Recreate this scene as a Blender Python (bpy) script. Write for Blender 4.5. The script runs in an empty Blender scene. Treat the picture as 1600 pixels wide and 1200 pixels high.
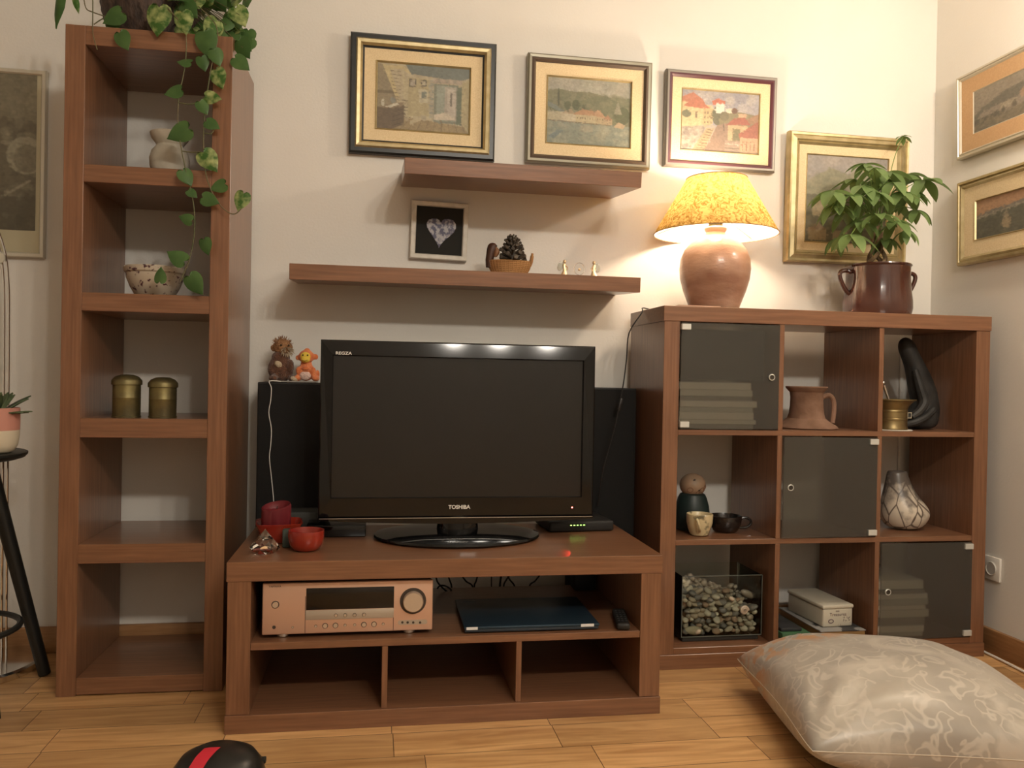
import bpy, bmesh, math, random
import numpy as np
from mathutils import Vector, Matrix
PI = math.pi
random.seed(7)
S = bpy.context.scene
COL = S.collection

# ---------------------------------------------------------------- camera
YAW, PITCH, ROLL, F = 0.168, -0.0076, 0.0191, 1277.3
CAM = Vector((0.847, -2.814, 0.9042))
_R0 = Vector((math.cos(YAW), -math.sin(YAW), 0)); _F0 = Vector((math.sin(YAW), math.cos(YAW), 0)); _U0 = Vector((0, 0, 1))
FW = _F0*math.cos(PITCH) + _U0*math.sin(PITCH)
_U1 = -_F0*math.sin(PITCH) + _U0*math.cos(PITCH)
RT = _R0*math.cos(ROLL) + _U1*math.sin(ROLL)
UP = -_R0*math.sin(ROLL) + _U1*math.cos(ROLL)
cd = bpy.data.cameras.new('camera'); cam = bpy.data.objects.new('camera', cd); COL.objects.link(cam)
cd.sensor_fit = 'HORIZONTAL'; cd.sensor_width = 36; cd.lens = F/1600*36
cd.clip_start = .02
M3 = Matrix((RT, UP, -FW)).transposed()
cam.matrix_world = Matrix.Translation(CAM) @ M3.to_4x4()
S.camera = cam

# ---------------------------------------------------------------- world, lights, exposure
w = bpy.data.worlds.new('world'); S.world = w; w.use_nodes = True
w.node_tree.nodes['Background'].inputs[0].default_value = (1, .8, .6, 1)
w.node_tree.nodes['Background'].inputs[1].default_value = 0.02
S.view_settings.view_transform = 'Standard'
try: S.view_settings.look = 'None'
except Exception: pass
S.view_settings.gamma = 1; S.view_settings.use_curve_mapping = False
S.view_settings.exposure = 0.6

def light(name, kind, loc, e, col, size=.05, target=None, spot=None, blend=.5):
    d = bpy.data.lights.new(name, kind); d.energy = e; d.color = col
    if kind == 'AREA': d.shape = 'DISK'; d.size = size
    else: d.shadow_soft_size = size
    if kind == 'SPOT': d.spot_size = spot; d.spot_blend = blend
    o = bpy.data.objects.new(name, d); COL.objects.link(o); o.location = loc
    if target is not None:
        o.rotation_euler = (Vector(target)-Vector(loc)).to_track_quat('-Z', 'Y').to_euler()
    return o
# the standing lamp just outside the frame to the right, the ceiling spots behind the camera
light('side_lamp_light', 'POINT', (2.75, -.98, 1.99), 16, (1, .84, .66), .05)
for i, sx in enumerate((1.40, 1.72, 2.07)):
    light('ceiling_lamp_light', 'POINT', (sx, -3.45, 2.44), 16, (1, .92, .80), .07)
    light('ceiling_spot_light', 'SPOT', (sx, -3.45, 2.42), 17, (1, .92, .80), .07, target=(sx*.5+.35, 0, 1.65), spot=math.radians(104), blend=1)

# ---------------------------------------------------------------- helpers
def ray(u, v): return FW + RT*((u-800)/F) + UP*((600-v)/F)
def at(u, v, y):
    d = ray(u, v); t = (y-CAM.y)/d.y; return CAM + d*t
def atz(u, v, z):
    d = ray(u, v); t = (z-CAM.z)/d.z; return CAM + d*t
def atx(u, v, x):
    d = ray(u, v); t = (x-CAM.x)/d.x; return CAM + d*t

MATS = {}
def srgb(*c):
    c = [x/255 for x in c]
    return tuple((x/12.92 if x <= .04045 else ((x+.055)/1.055)**2.4) for x in c)
def mat(name, col=(.5, .5, .5), rough=.5, metal=0, col2=None, nscale=20, stretch=(1, 1, 1), bump=0, bscale=None,
        trans=0, ior=1.45, coat=0, emit=None, estr=0, ramp=(.35, .65), alpha=1, detail=4, spec=None, sheen=0):
    if name in MATS: return MATS[name]
    m = bpy.data.materials.new(name); m.use_nodes = True; MATS[name] = m
    nt = m.node_tree; N = nt.nodes; L = nt.links
    b = N['Principled BSDF']
    b.inputs['Base Color'].default_value = (*col, 1); b.inputs['Roughness'].default_value = rough
    b.inputs['Metallic'].default_value = metal; b.inputs['IOR'].default_value = ior
    b.inputs['Transmission Weight'].default_value = trans; b.inputs['Coat Weight'].default_value = coat
    if coat: b.inputs['Coat Roughness'].default_value = .2 if 'laminate' in name else .08
    if spec is not None: b.inputs['Specular IOR Level'].default_value = spec
    if sheen: b.inputs['Sheen Weight'].default_value = sheen
    if emit: b.inputs['Emission Color'].default_value = (*emit, 1); b.inputs['Emission Strength'].default_value = estr
    if alpha < 1: b.inputs['Alpha'].default_value = alpha
    if col2 or bump:
        tc = N.new('ShaderNodeTexCoord'); mp = N.new('ShaderNodeMapping'); mp.inputs['Scale'].default_value = stretch
        L.new(tc.outputs['Object'], mp.inputs['Vector'])
    if col2:
        n = N.new('ShaderNodeTexNoise'); n.inputs['Scale'].default_value = nscale; n.inputs['Detail'].default_value = detail
        L.new(mp.outputs[0], n.inputs['Vector'])
        r = N.new('ShaderNodeValToRGB'); r.color_ramp.elements[0].position = ramp[0]; r.color_ramp.elements[1].position = ramp[1]
        r.color_ramp.elements[0].color = (*col, 1); r.color_ramp.elements[1].color = (*col2, 1)
        L.new(n.outputs['Fac'], r.inputs['Fac']); L.new(r.outputs['Color'], b.inputs['Base Color'])
    if bump:
        n2 = N.new('ShaderNodeTexNoise'); n2.inputs['Scale'].default_value = bscale or nscale; n2.inputs['Detail'].default_value = 3
        L.new(mp.outputs[0], n2.inputs['Vector'])
        bp = N.new('ShaderNodeBump'); bp.inputs['Strength'].default_value = bump; bp.inputs['Distance'].default_value = .01
        L.new(n2.outputs['Fac'], bp.inputs['Height']); L.new(bp.outputs['Normal'], b.inputs['Normal'])
    return m

class MB:
    """collects shapes in one bmesh; every shape may carry a material slot index"""
    def __init__(s): s.bm = bmesh.new(); s.mi = 0
    def _fin(s, faces):
        for f in faces: f.material_index = s.mi
    def box(s, x0, x1, y0, y1, z0, z1, bev=0, seg=2, M=None):
        vs = [s.bm.verts.new((x, y, z)) for x in (x0, x1) for y in (y0, y1) for z in (z0, z1)]
        idx = [(0, 1, 3, 2), (4, 6, 7, 5), (0, 4, 5, 1), (2, 3, 7, 6), (0, 2, 6, 4), (1, 5, 7, 3)]
        fs = [s.bm.faces.new([vs[i] for i in q]) for q in idx]
        s._fin(fs)
        if M is not None:
            for v in vs: v.co = M @ v.co
        if bev:
            es = list({e for f in fs for e in f.edges})
            r = bmesh.ops.bevel(s.bm, geom=es, offset=bev, segments=seg, affect='EDGES', profile=.5)
            s._fin(r['faces'])
        return s
    def lathe(s, prof, c=(0, 0, 0), n=40, M=None, wob=0, sx=1, sy=1):
        rings = []
        for r, z in prof:
            if r < 1e-6: rings.append([s.bm.verts.new((c[0], c[1], c[2]+z))])
            else:
                rings.append([s.bm.verts.new((c[0]+sx*r*(1+wob*math.sin(3*2*PI*k/n+z*40))*math.cos(2*PI*k/n), c[1]+sy*r*math.sin(2*PI*k/n), c[2]+z)) for k in range(n)])
        fs = []
        for a, b in zip(rings, rings[1:]):
            for k in range(n):
                k2 = (k+1) % n
                if len(a) == 1 and len(b) == 1: continue
                if len(a) == 1: q = [a[0], b[k2], b[k]]
                elif len(b) == 1: q = [a[k], a[k2], b[0]]
                else: q = [a[k], a[k2], b[k2], b[k]]
                fs.append(s.bm.faces.new(q))
        s._fin(fs)
        if M is not None:
            for v in {v for r in rings for v in r}: v.co = M @ v.co
        return s
    def tube(s, pts, r, n=8, caps=True):
        pts = [Vector(p) for p in pts]; rings = []
        rr = r if isinstance(r, (list, tuple)) else [r]*len(pts)
        prev = None
        for i, p in enumerate(pts):
            d = (pts[min(i+1, len(pts)-1)]-pts[max(i-1, 0)])
            d = d.normalized() if d.length > 1e-9 else Vector((0, 0, 1))
            if prev is None:
                a = d.orthogonal().normalized()
            else:
                a = (prev-d*prev.dot(d))
                a = a.normalized() if a.length > 1e-6 else d.orthogonal().normalized()
            prev = a; b = d.cross(a)
            rings.append([s.bm.verts.new(p+(a*math.cos(2*PI*k/n)+b*math.sin(2*PI*k/n))*rr[i]) for k in range(n)])
        fs = []
        for a, b in zip(rings, rings[1:]):
            for k in range(n): fs.append(s.bm.faces.new([a[k], a[(k+1) % n], b[(k+1) % n], b[k]]))
        if caps:
            fs.append(s.bm.faces.new(rings[0][::-1])); fs.append(s.bm.faces.new(rings[-1]))
        s._fin(fs); return s
    def ball(s, c, r, sub=3, M=None):
        if not hasattr(r, '__len__'): r = (r, r, r)
        m = Matrix.Translation(c) @ (M.to_4x4() if M is not None else Matrix.Identity(4)) @ Matrix.Diagonal((*r, 1))
        g = bmesh.ops.create_icosphere(s.bm, subdivisions=sub, radius=1, matrix=m)
        s._fin({f for v in g['verts'] for f in v.link_faces}); return s
    def loft(s, secs, n=28, caps=True):
        """secs: (cx, cy, z, rx, ry[, rot])"""
        rings = []
        for q in secs:
            cx, cy, z, rx, ry = q[:5]
            rings.append([s.bm.verts.new((cx+rx*math.cos(2*PI*k/n), cy+ry*math.sin(2*PI*k/n), z)) for k in range(n)])
        fs = []
        for a, b in zip(rings, rings[1:]):
            for k in range(n): fs.append(s.bm.faces.new([a[k], a[(k+1) % n], b[(k+1) % n], b[k]]))
        if caps: fs.append(s.bm.faces.new(rings[0][::-1])); fs.append(s.bm.faces.new(rings[-1]))
        s._fin(fs); return s
    def prism(s, poly, y0, y1, plane='xz', M=None):
        def P(a, b, c): return (a, c, b) if plane == 'xz' else ((a, b, c) if plane == 'xy' else (c, a, b))
        A = [s.bm.verts.new(P(a, b, y0)) for a, b in poly]; B = [s.bm.verts.new(P(a, b, y1)) for a, b in poly]
        n = len(poly); fs = [s.bm.faces.new(A), s.bm.faces.new(B[::-1])]
        for k in range(n): fs.append(s.bm.faces.new([A[k], B[k], B[(k+1) % n], A[(k+1) % n]]))
        s._fin(fs)
        if M is not None:
            for v in A+B: v.co = M @ v.co
        return s
    def ring(s, W, H, prof, M=None):
        """mitred frame in the xz plane, origin bottom left; prof: (inset, height towards -y)"""
        loops = []
        for i, h in prof:
            loops.append([s.bm.verts.new(p) for p in ((i, -h, i), (W-i, -h, i), (W-i, -h, H-i), (i, -h, H-i))])
        fs = []
        for a, b in zip(loops, loops[1:]):
            for k in range(4): fs.append(s.bm.faces.new([a[k], a[(k+1) % 4], b[(k+1) % 4], b[k]]))
        s._fin(fs)
        if M is not None:
            for v in {v for l in loops for v in l}: v.co = M @ v.co
        return s
    def poly(s, pts):
        f = s.bm.faces.new([s.bm.verts.new(p) for p in pts]); s._fin([f]); return s
    def go(s, name, mats, parent=None, smooth=True, loc=None, fixn=True, ang=35):
        if fixn: bmesh.ops.recalc_face_normals(s.bm, faces=s.bm.faces)
        me = bpy.data.meshes.new(name); s.bm.to_mesh(me); s.bm.free()
        o = bpy.data.objects.new(name, me); COL.objects.link(o)
        for m in (mats if isinstance(mats, (list, tuple)) else [mats]): me.materials.append(m)
        if smooth:
            for p in me.polygons: p.use_smooth = True
            me.set_sharp_from_angle(angle=math.radians(ang))
        if parent: o.parent = parent
        if loc is not None: o.location = loc
        return o

def tag(o, label, cat, group=None, kind=None):
    o['label'] = label; o['category'] = cat
    if group: o['group'] = group
    if kind: o['kind'] = kind
    return o
def thing(name, label, cat, loc=(0, 0, 0), rz=0, group=None, rx=0, ry=0):
    o = bpy.data.objects.new(name, None); COL.objects.link(o); o.empty_display_size = .05
    o.location = loc; o.rotation_euler = (rx, ry, rz); return tag(o, label, cat, group)
def struct(o): o['kind'] = 'structure'; return o
def text(name, body, size, m, parent, loc, rot=(PI/2, 0, 0), ext=.0006, bold=0, sx=1):
    c = bpy.data.curves.new(name, 'FONT'); c.body = body; c.size = size; c.extrude = ext; c.align_x = 'CENTER'; c.align_y = 'CENTER'; c.offset = bold
    t = bpy.data.objects.new('tmp', c); COL.objects.link(t)
    bpy.context.view_layer.update()
    me = bpy.data.meshes.new_from_object(t.evaluated_get(bpy.context.evaluated_depsgraph_get()))
    bpy.data.objects.remove(t)
    o = bpy.data.objects.new(name, me); COL.objects.link(o); me.materials.clear(); me.materials.append(m)
    o.parent = parent; o.location = loc; o.rotation_euler = rot; o.scale = (sx, 1, 1)
    return o

# ---------------------------------------------------------------- materials
def wood(name, axis):
    st = {'x': (1.2, 26, 26), 'y': (26, 1.2, 26), 'z': (26, 26, 1.2)}[axis]
    m = mat(name, (.160, .072, .036), .30, col2=(.245, .115, .059), nscale=5, stretch=st, bump=.03, bscale=9, ramp=(.3, .72), detail=6, coat=.35)
    return m
WX, WY, WZ = wood('cherry_laminate_x', 'x'), wood('cherry_laminate_y', 'y'), wood('cherry_laminate_z', 'z')
wallm = mat('wall_paint', (.70, .675, .625), .9, col2=(.73, .705, .655), nscale=3, bump=.06, bscale=120)
ceilm = mat('ceiling_paint', (.8, .78, .74), .9)
blackgloss = mat('black_gloss', (.005, .005, .005), .07)
blackmatte = mat('black_matte', (.012, .011, .010), .6)
blackcloth = mat('black_cloth', (.007, .0065, .006), .9, bump=.3, bscale=900)
screenm = mat('screen_glass', (.012, .011, .010), .24)
silver = mat('silver_metal', (.62, .60, .57), .3, metal=1)
chrome = mat('chrome', (.8, .8, .8), .12, metal=1)
goldm = mat('gold_leaf', (.44, .355, .19), .42, metal=.7, col2=(.54, .45, .26), nscale=30)
brassm = mat('old_brass', (.20, .165, .07), .48, metal=.8, col2=(.10, .085, .045), nscale=16, bump=.1, bscale=40)
white = mat('white_plastic', (.75, .73, .68), .4)
linen = mat('linen_mat', srgb(226, 206, 168), .85, col2=srgb(214, 192, 152), nscale=250, bump=.1, bscale=500)

# ---------------------------------------------------------------- room
def floor_mat():
    m = bpy.data.materials.new('oak_parquet'); m.use_nodes = True; nt = m.node_tree; N = nt.nodes; L = nt.links; b = N['Principled BSDF']
    def math_(op, a, b_=None, c=None):
        n = N.new('ShaderNodeMath'); n.operation = op
        for i, v in enumerate((a, b_, c)):
            if v is None: continue
            if isinstance(v, (int, float)): n.inputs[i].default_value = v
            else: L.new(v, n.inputs[i])
        return n.outputs[0]
    tc = N.new('ShaderNodeTexCoord'); sp = N.new('ShaderNodeSeparateXYZ'); L.new(tc.outputs['Object'], sp.inputs[0])
    X, Y = sp.outputs[0], sp.outputs[1]
    Wd, Ln = .1275, .41
    ry = math_('DIVIDE', math_('SUBTRACT', Y, .027), Wd); row = math_('FLOOR', ry); fy = math_('FRACT', ry)
    wn = N.new('ShaderNodeTexWhiteNoise'); wn.noise_dimensions = '1D'; L.new(row, wn.inputs['W'])
    rx = math_('ADD', math_('DIVIDE', X, Ln), math_('MULTIPLY', wn.outputs['Value'], 7.3)); col = math_('FLOOR', rx); fx = math_('FRACT', rx)
    cb = N.new('ShaderNodeCombineXYZ'); L.new(row, cb.inputs[0]); L.new(col, cb.inputs[1])
    w2 = N.new('ShaderNodeTexWhiteNoise'); w2.noise_dimensions = '2D'; L.new(cb.outputs[0], w2.inputs['Vector'])
    gy = math_('MINIMUM', fy, math_('SUBTRACT', 1, fy)); gx = math_('MULTIPLY', math_('MINIMUM', fx, math_('SUBTRACT', 1, fx)), Ln/Wd)
    gap = math_('GREATER_THAN', math_('MINIMUM', gy, gx), .008)
    # grain: stretched noise, shifted per plank
    mp = N.new('ShaderNodeCombineXYZ')
    L.new(math_('ADD', math_('MULTIPLY', X, 2.2), math_('MULTIPLY', w2.outputs['Value'], 31)), mp.inputs[0])
    L.new(math_('MULTIPLY', Y, 22), mp.inputs[1]); L.new(w2.outputs['Value'], mp.inputs[2])
    n = N.new('ShaderNodeTexNoise'); n.inputs['Scale'].default_value = 1.6; n.inputs['Detail'].default_value = 7; n.inputs['Distortion'].default_value = .9
    L.new(mp.outputs[0], n.inputs['Vector'])
    r = N.new('ShaderNodeValToRGB'); e = r.color_ramp.elements
    e[0].position = .28; e[0].color = (.40, .205, .078, 1); e[1].position = .7; e[1].color = (.64, .385, .17, 1)
    L.new(n.outputs['Fac'], r.inputs['Fac'])
    hs = N.new('ShaderNodeHueSaturation'); L.new(r.outputs['Color'], hs.inputs['Color'])
    L.new(math_('ADD', math_('MULTIPLY', w2.outputs['Value'], .42), .78), hs.inputs['Value'])
    mx = N.new('ShaderNodeMix'); mx.data_type = 'RGBA'; mx.inputs['A'].default_value = (.10, .05, .02, 1)
    L.new(gap, mx.inputs['Factor']); L.new(hs.outputs['Color'], mx.inputs['B'])
    L.new(mx.outputs['Result'], b.inputs['Base Color'])
    b.inputs['Roughness'].default_value = .36
    bp = N.new('ShaderNodeBump'); bp.inputs['Strength'].default_value = .25; bp.inputs['Distance'].default_value = .002
    L.new(math_('ADD', gap, math_('MULTIPLY', n.outputs['Fac'], .3)), bp.inputs['Height']); L.new(bp.outputs['Normal'], b.inputs['Normal'])
    return m
XL, XR, YF, ZC = -1.9, 2.94, -5.0, 2.75
struct(MB().box(XL-.1, XR+.1, YF-.1, .1, -.1, 0).go('floor', floor_mat(), smooth=False))
struct(MB().box(XL-.1, XR+.1, 0, .1, 0, ZC).go('wall_back', wallm, smooth=False))
struct(MB().box(XR, XR+.1, YF, 0, 0, ZC).go('wall_right', wallm, smooth=False))
struct(MB().box(XL-.1, XL, YF, 0, 0, ZC).go('wall_left', wallm, smooth=False))
struct(MB().box(XL-.1, XR+.1, YF-.1, YF, 0, ZC).go('wall_front', wallm, smooth=False))
struct(MB().box(XL-.1, XR+.1, YF-.1, .1, ZC, ZC+.1).go('ceiling', ceilm, smooth=False))
oakb = mat('oak_skirting', (.30, .15, .06), .45, col2=(.38, .2, .085), nscale=6, stretch=(2, 2, 20))
struct(MB().box(XL, XR, -.016, 0, 0, .083, .003).go('baseboard_back', oakb))
struct(MB().box(XR-.016, XR, YF, -.016, 0, .083, .003).go('baseboard_right', oakb))

# ---------------------------------------------------------------- tall shelving unit
T = thing('tall_shelving_unit', 'tall narrow reddish-brown wooden shelving unit with five open compartments standing at the left', 'shelving unit', (-.0012, -.3933, 0), -.0159)
TW_, TD, TH = .4408, .372, 1.85
for x0, x1 in ((0, .052), (TW_-.052, TW_)):
    MB().box(x0, x1, 0, TD, 0, TH, .0012, 1).go('side_panel', WZ, T)
MB().box(.0521, TW_-.0521, .0005, TD, 1.7975, TH, .0012, 1).go('top_panel', WX, T)
for z1, z0 in ((1.4699, 1.4215), (1.1177, 1.067), (.7705, .7169), (.4209, .3674)):
    MB().box(.0521, TW_-.0521, .0005, TD, z0, z1, .0012, 1).go('shelf', WX, T)
MB().box(.0521, TW_-.0521, .0005, TD, .004, .0507, .0012, 1).go('bottom_panel', WX, T)

# ---------------------------------------------------------------- television bench
B = thing('television_bench', 'low reddish-brown wooden television bench with a mid shelf and three lower compartments', 'bench', (.494, -.6909, 0), -.0061)
BW, BD = 1.1376, .50
MB().box(0, BW, 0, BD, .381, .4297, .0012, 1).go('top_panel', WX, B)
MB().box(.001, BW-.001, -.003, BD, 0, .0457, .0012, 1).go('base_panel', WX, B)
for x0, x1 in ((.003, .060), (BW-.060, BW-.003)):
    MB().box(x0, x1, .001, BD, .0459, .3808, .001, 1).go('side_panel', WZ, B)
MB().box(.0602, BW-.0602, .003, BD, .2068, .2252, .001, 1).go('shelf', WX, B)
for px0, px1 in ((596.5, 605.5), (806, 814.5)):
    x0 = at(px0, 1050, -.691).x-.494; x1 = at(px1, 1050, -.691).x-.494
    MB().box(x0, x1, .004, BD-.006, .046, .2067, .001, 1).go('divider', WZ, B)
MB().box(.0602, BW-.0602, BD-.005, BD, .046, .2067).go('back_panel', WX, B)

# ---------------------------------------------------------------- cube shelving unit with glass doors
CX0, CW, CY, CD = 1.7346, 1.1494, -.3817, .335
C = thing('cube_shelving_unit', 'reddish-brown wooden shelving unit with nine cubes, three closed by frosted glass doors', 'shelving unit', (CX0, CY, 0))
MB().box(0, CW, -.002, CD, 1.0909, 1.1389, .0012, 1).go('top_panel', WX, C)
MB().box(.001, CW-.001, -.003, CD, 0, .0457, .0012, 1).go('base_panel', WX, C)
for x0, x1 in ((.003, .0544), (CW-.0544, CW-.003)):
    MB().box(x0, x1, 0, CD, .0459, 1.0908, .001, 1).go('side_panel', WZ, C)
MB().box(.0545, CW-.0545, .001, CD, .0458, .0657, .001, 1).go('bottom_shelf', WX, C)
V1, V2, HT = .3896, .7402, .0166
for zt in (.7518, .4052):
    MB().box(.0546, CW-.0546, .0015, CD, zt-HT, zt, .0008, 1).go('shelf', WX, C)
for v in (V1, V2):
    for z0, z1 in ((.0659, .4052-HT), (.4053, .7518-HT), (.7519, 1.0907)):
        MB().box(v, v+HT, .001, CD, z0, z1, .0006, 1).go('divider', WZ, C)
def glass_mat():
    m = bpy.data.materials.new('frosted_glass'); m.use_nodes = True; N = m.node_tree.nodes; L = m.node_tree.links
    b = N['Principled BSDF']; b.inputs['Base Color'].default_value = (.46, .445, .395, 1); b.inputs['Roughness'].default_value = .24
    b.inputs['Transmission Weight'].default_value = .92; b.inputs['IOR'].default_value = 1.3
    return m
FROST = glass_mat()
alu = mat('brushed_clip', (.62, .62, .58), .4, metal=.3)
def door(x0, x1, z0, z1, hinge):
    d = MB().box(x0+.003, x1-.003, -.007, -.002, z0+.004, z1-.004, .0008, 1).go('door', FROST, C)
    hx = x0+.002 if hinge < 0 else x1-.002
    for zz in (z1-.017, z0+.017):
        MB().box(min(hx, hx-hinge*.03), max(hx, hx-hinge*.03), -.012, .001, zz-.009, zz+.009, .001, 1).go('hinge', alu, d)
    kx = x1-.03 if hinge < 0 else x0+.026
    k = MB().lathe([(.0, 0), (.0095, 0), (.0105, .002), (.0105, .005), (.0085, .0065), (.0075, .005)], n=24, M=Matrix.Translation((kx, -.007, (z0+z1)/2)) @ Matrix.Rotation(PI/2, 4, 'X')).go('knob', alu, d)
    MB().lathe([(.0076, 0), (.0076, .005), (.0, .0045)], n=24, M=Matrix.Translation((kx, -.007, (z0+z1)/2)) @ Matrix.Rotation(PI/2, 4, 'X')).go('knob_hole', mat('dark_hole', (.03, .022, .012), .6), k)
door(.0544, V1, .7518, 1.0909, -1)
door(V1+HT, V2, .4052, .7518-HT, 1)
door(V2+HT, CW-.0544, .0657, .4052-HT, 1)

# ---------------------------------------------------------------- wall shelves
def wall_shelf(x0, x1, depth, ztop, sag, label):
    th = .048
    a = math.atan(sag/depth)
    o = thing('wall_shelf', label, 'shelf', (x0, -.001, ztop+sag), 0, rx=a)
    MB().box(0, x1-x0, -depth, -.002, -th, 0, .0012, 1).go('board', WX, o)
    return o
wall_shelf(.928, 1.671, .334, 1.560, .036, 'short thick wooden floating shelf, upper of the two on the wall')
wall_shelf(.592, 1.692, .279, 1.2354, .018, 'long thick wooden floating shelf, lower of the two on the wall')

# ---------------------------------------------------------------- pictures
class Canvas:
    def __init__(s, w, h, col):
        s.w, s.h = w, h; s.a = np.zeros((h, w, 3)); s.a[:] = srgb(*col)
        yy, xx = np.mgrid[0:h, 0:w]; s.X = (xx+.5)/w; s.Y = (yy+.5)/h; s.rng = np.random.RandomState(5)
    mute = .16
    def _m(s, pts):
        inside = np.zeros((s.h, s.w), bool); n = len(pts)
        for i in range(n):
            x1, y1 = pts[i]; x2, y2 = pts[(i+1) % n]
            if y1 == y2: continue
            c = ((y1 > s.Y) != (y2 > s.Y)) & (s.X < (x2-x1)*(s.Y-y1)/(y2-y1)+x1)
            inside ^= c
        return inside
    def put(s, m, col, a=1): s.a[m] = s.a[m]*(1-a)+np.array(srgb(*col))*a; return s
    def poly(s, pts, col, a=1): return s.put(s._m(pts), col, a)
    def rect(s, x0, y0, x1, y1, col, a=1): return s.put((s.X > x0) & (s.X < x1) & (s.Y > y0) & (s.Y < y1), col, a)
    def ell(s, cx, cy, rx, ry, col, a=1): return s.put(((s.X-cx)/rx)**2+((s.Y-cy)/ry)**2 < 1, col, a)
    def line(s, x1, y1, x2, y2, wd, col, a=1):
        asp = s.h/s.w
        dx, dy = x2-x1, (y2-y1)*asp; L2 = dx*dx+dy*dy+1e-12
        t = np.clip(((s.X-x1)*dx+(s.Y-y1)*asp*dy)/L2, 0, 1)
        d = np.hypot(s.X-x1-t*dx, (s.Y-y1)*asp-t*dy); return s.put(d < wd, col, a)
    def noise(s, k, amp, seed=1):
        r = np.random.RandomState(seed); g = r.rand(int(k*s.h/s.w)+3, k+3)
        gx = s.X*k; gy = s.Y*(k*s.h/s.w); ix = gx.astype(int); iy = gy.astype(int); fx = gx-ix; fy = gy-iy
        fx = fx*fx*(3-2*fx); fy = fy*fy*(3-2*fy)
        v = g[iy, ix]*(1-fx)*(1-fy)+g[iy, ix+1]*fx*(1-fy)+g[iy+1, ix]*(1-fx)*fy+g[iy+1, ix+1]*fx*fy
        s.a *= (1+amp*(v-.5)*2)[..., None]; return s
    def dabs(s, n, cols, x0, y0, x1, y1, r=.02, a=.6, seed=3):
        rr = random.Random(seed)
        for _ in range(n): s.ell(rr.uniform(x0, x1), rr.uniform(y0, y1), rr.uniform(.5, 1.3)*r, rr.uniform(.4, 1)*r*s.w/s.h, rr.choice(cols), a)
        return s
    def stipple(s, n=1500, seed=8):
        r = np.random.RandomState(seed); b = s.a.copy(); h, w = s.h, s.w
        for _ in range(n):
            i, j = r.randint(h), r.randint(w); rx = r.uniform(1.2, 3.8); ry = r.uniform(.8, 2.4); R_ = 5
            i0, i1, j0, j1 = max(0, i-R_), min(h, i+R_+1), max(0, j-R_), min(w, j+R_+1)
            yy, xx = np.mgrid[i0:i1, j0:j1]; m = ((xx-j)/rx)**2+((yy-i)/ry)**2 < 1
            sj = min(w-1, max(0, j+r.randint(-3, 4))); si = min(h-1, max(0, i+r.randint(-3, 4)))
            c_ = b[si, sj]*r.uniform(.72, 1.25); al = r.uniform(.3, .75)
            s.a[i0:i1, j0:j1][m] = s.a[i0:i1, j0:j1][m]*(1-al)+c_*al
        g = s.a.mean(axis=2, keepdims=True); s.a = s.a*.82+g*.18
        k = s.a.copy(); k[1:-1, 1:-1] = s.a[1:-1, 1:-1]*.5+(s.a[:-2, 1:-1]+s.a[2:, 1:-1]+s.a[1:-1, :-2]+s.a[1:-1, 2:])*.125; s.a = k
    def mesh(s, name, W, H, off, m, parent, fn=None):
        s.stipple(); w_, h_ = s.w, s.h; vs = []; fs = []
        for j in range(h_):
            for i in range(w_):
                vs.append((off[0]+W*i/(w_-1), off[1], off[2]+H*(1-j/(h_-1))))
        for j in range(h_-1):
            for i in range(w_-1):
                k = j*w_+i; fs.append((k, k+w_, k+w_+1, k+1))
        me = bpy.data.meshes.new(name); me.from_pydata(vs, [], fs)
        ca = me.color_attributes.new('paint', 'FLOAT_COLOR', 'POINT')
        flat = np.ones((h_*w_, 4)); flat[:, :3] = np.clip(s.a.reshape(-1, 3), 0, 1); flat[:, :3] = flat[:, :3]*.80*(1-s.mute)+np.array([.30, .26, .18])*s.mute; ca.data.foreach_set('color', flat.ravel().astype(np.float32))
        o = bpy.data.objects.new(name, me); COL.objects.link(o); me.materials.append(m); o.parent = parent; return o
def paint_mat(name, rough=.5):
    m = bpy.data.materials.new(name); m.use_nodes = True; N = m.node_tree.nodes
    a = N.new('ShaderNodeVertexColor'); a.layer_name = 'paint'; m.node_tree.links.new(a.outputs[0], N['Principled BSDF'].inputs['Base Color'])
    N['Principled BSDF'].inputs['Roughness'].default_value = rough; return m
PAINT = paint_mat('painted_canvas', .55)

def picture(label, M, W, H, rings, cv, thick=.02, cat='picture', back=None):
    """rings: list of (part name, material, [(inset, height)...]); last inset = canvas edge"""
    o = bpy.data.objects.new('framed_painting', None); COL.objects.link(o); o.matrix_world = M; tag(o, label, cat)
    last = 0
    for nm, m, prof in rings:
        mb = MB().ring(W, H, prof)
        if nm == 'frame': mb.box(.004, W-.004, -.006, 0, .004, H-.004)
        mb.go(nm, m, o, smooth=False); last = prof[-1][0]; hh = prof[-1][1]
    cv.mesh('canvas', W-2*last, H-2*last, (last, -hh-.0005, last), PAINT, o)
    return o
def wallM(x, z, y=-.004, rot=0, lean=0):
    return Matrix.Translation((x, y, z)) @ Matrix.Rotation(rot, 4, 'Y') @ Matrix.Rotation(lean, 4, 'X')

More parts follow.
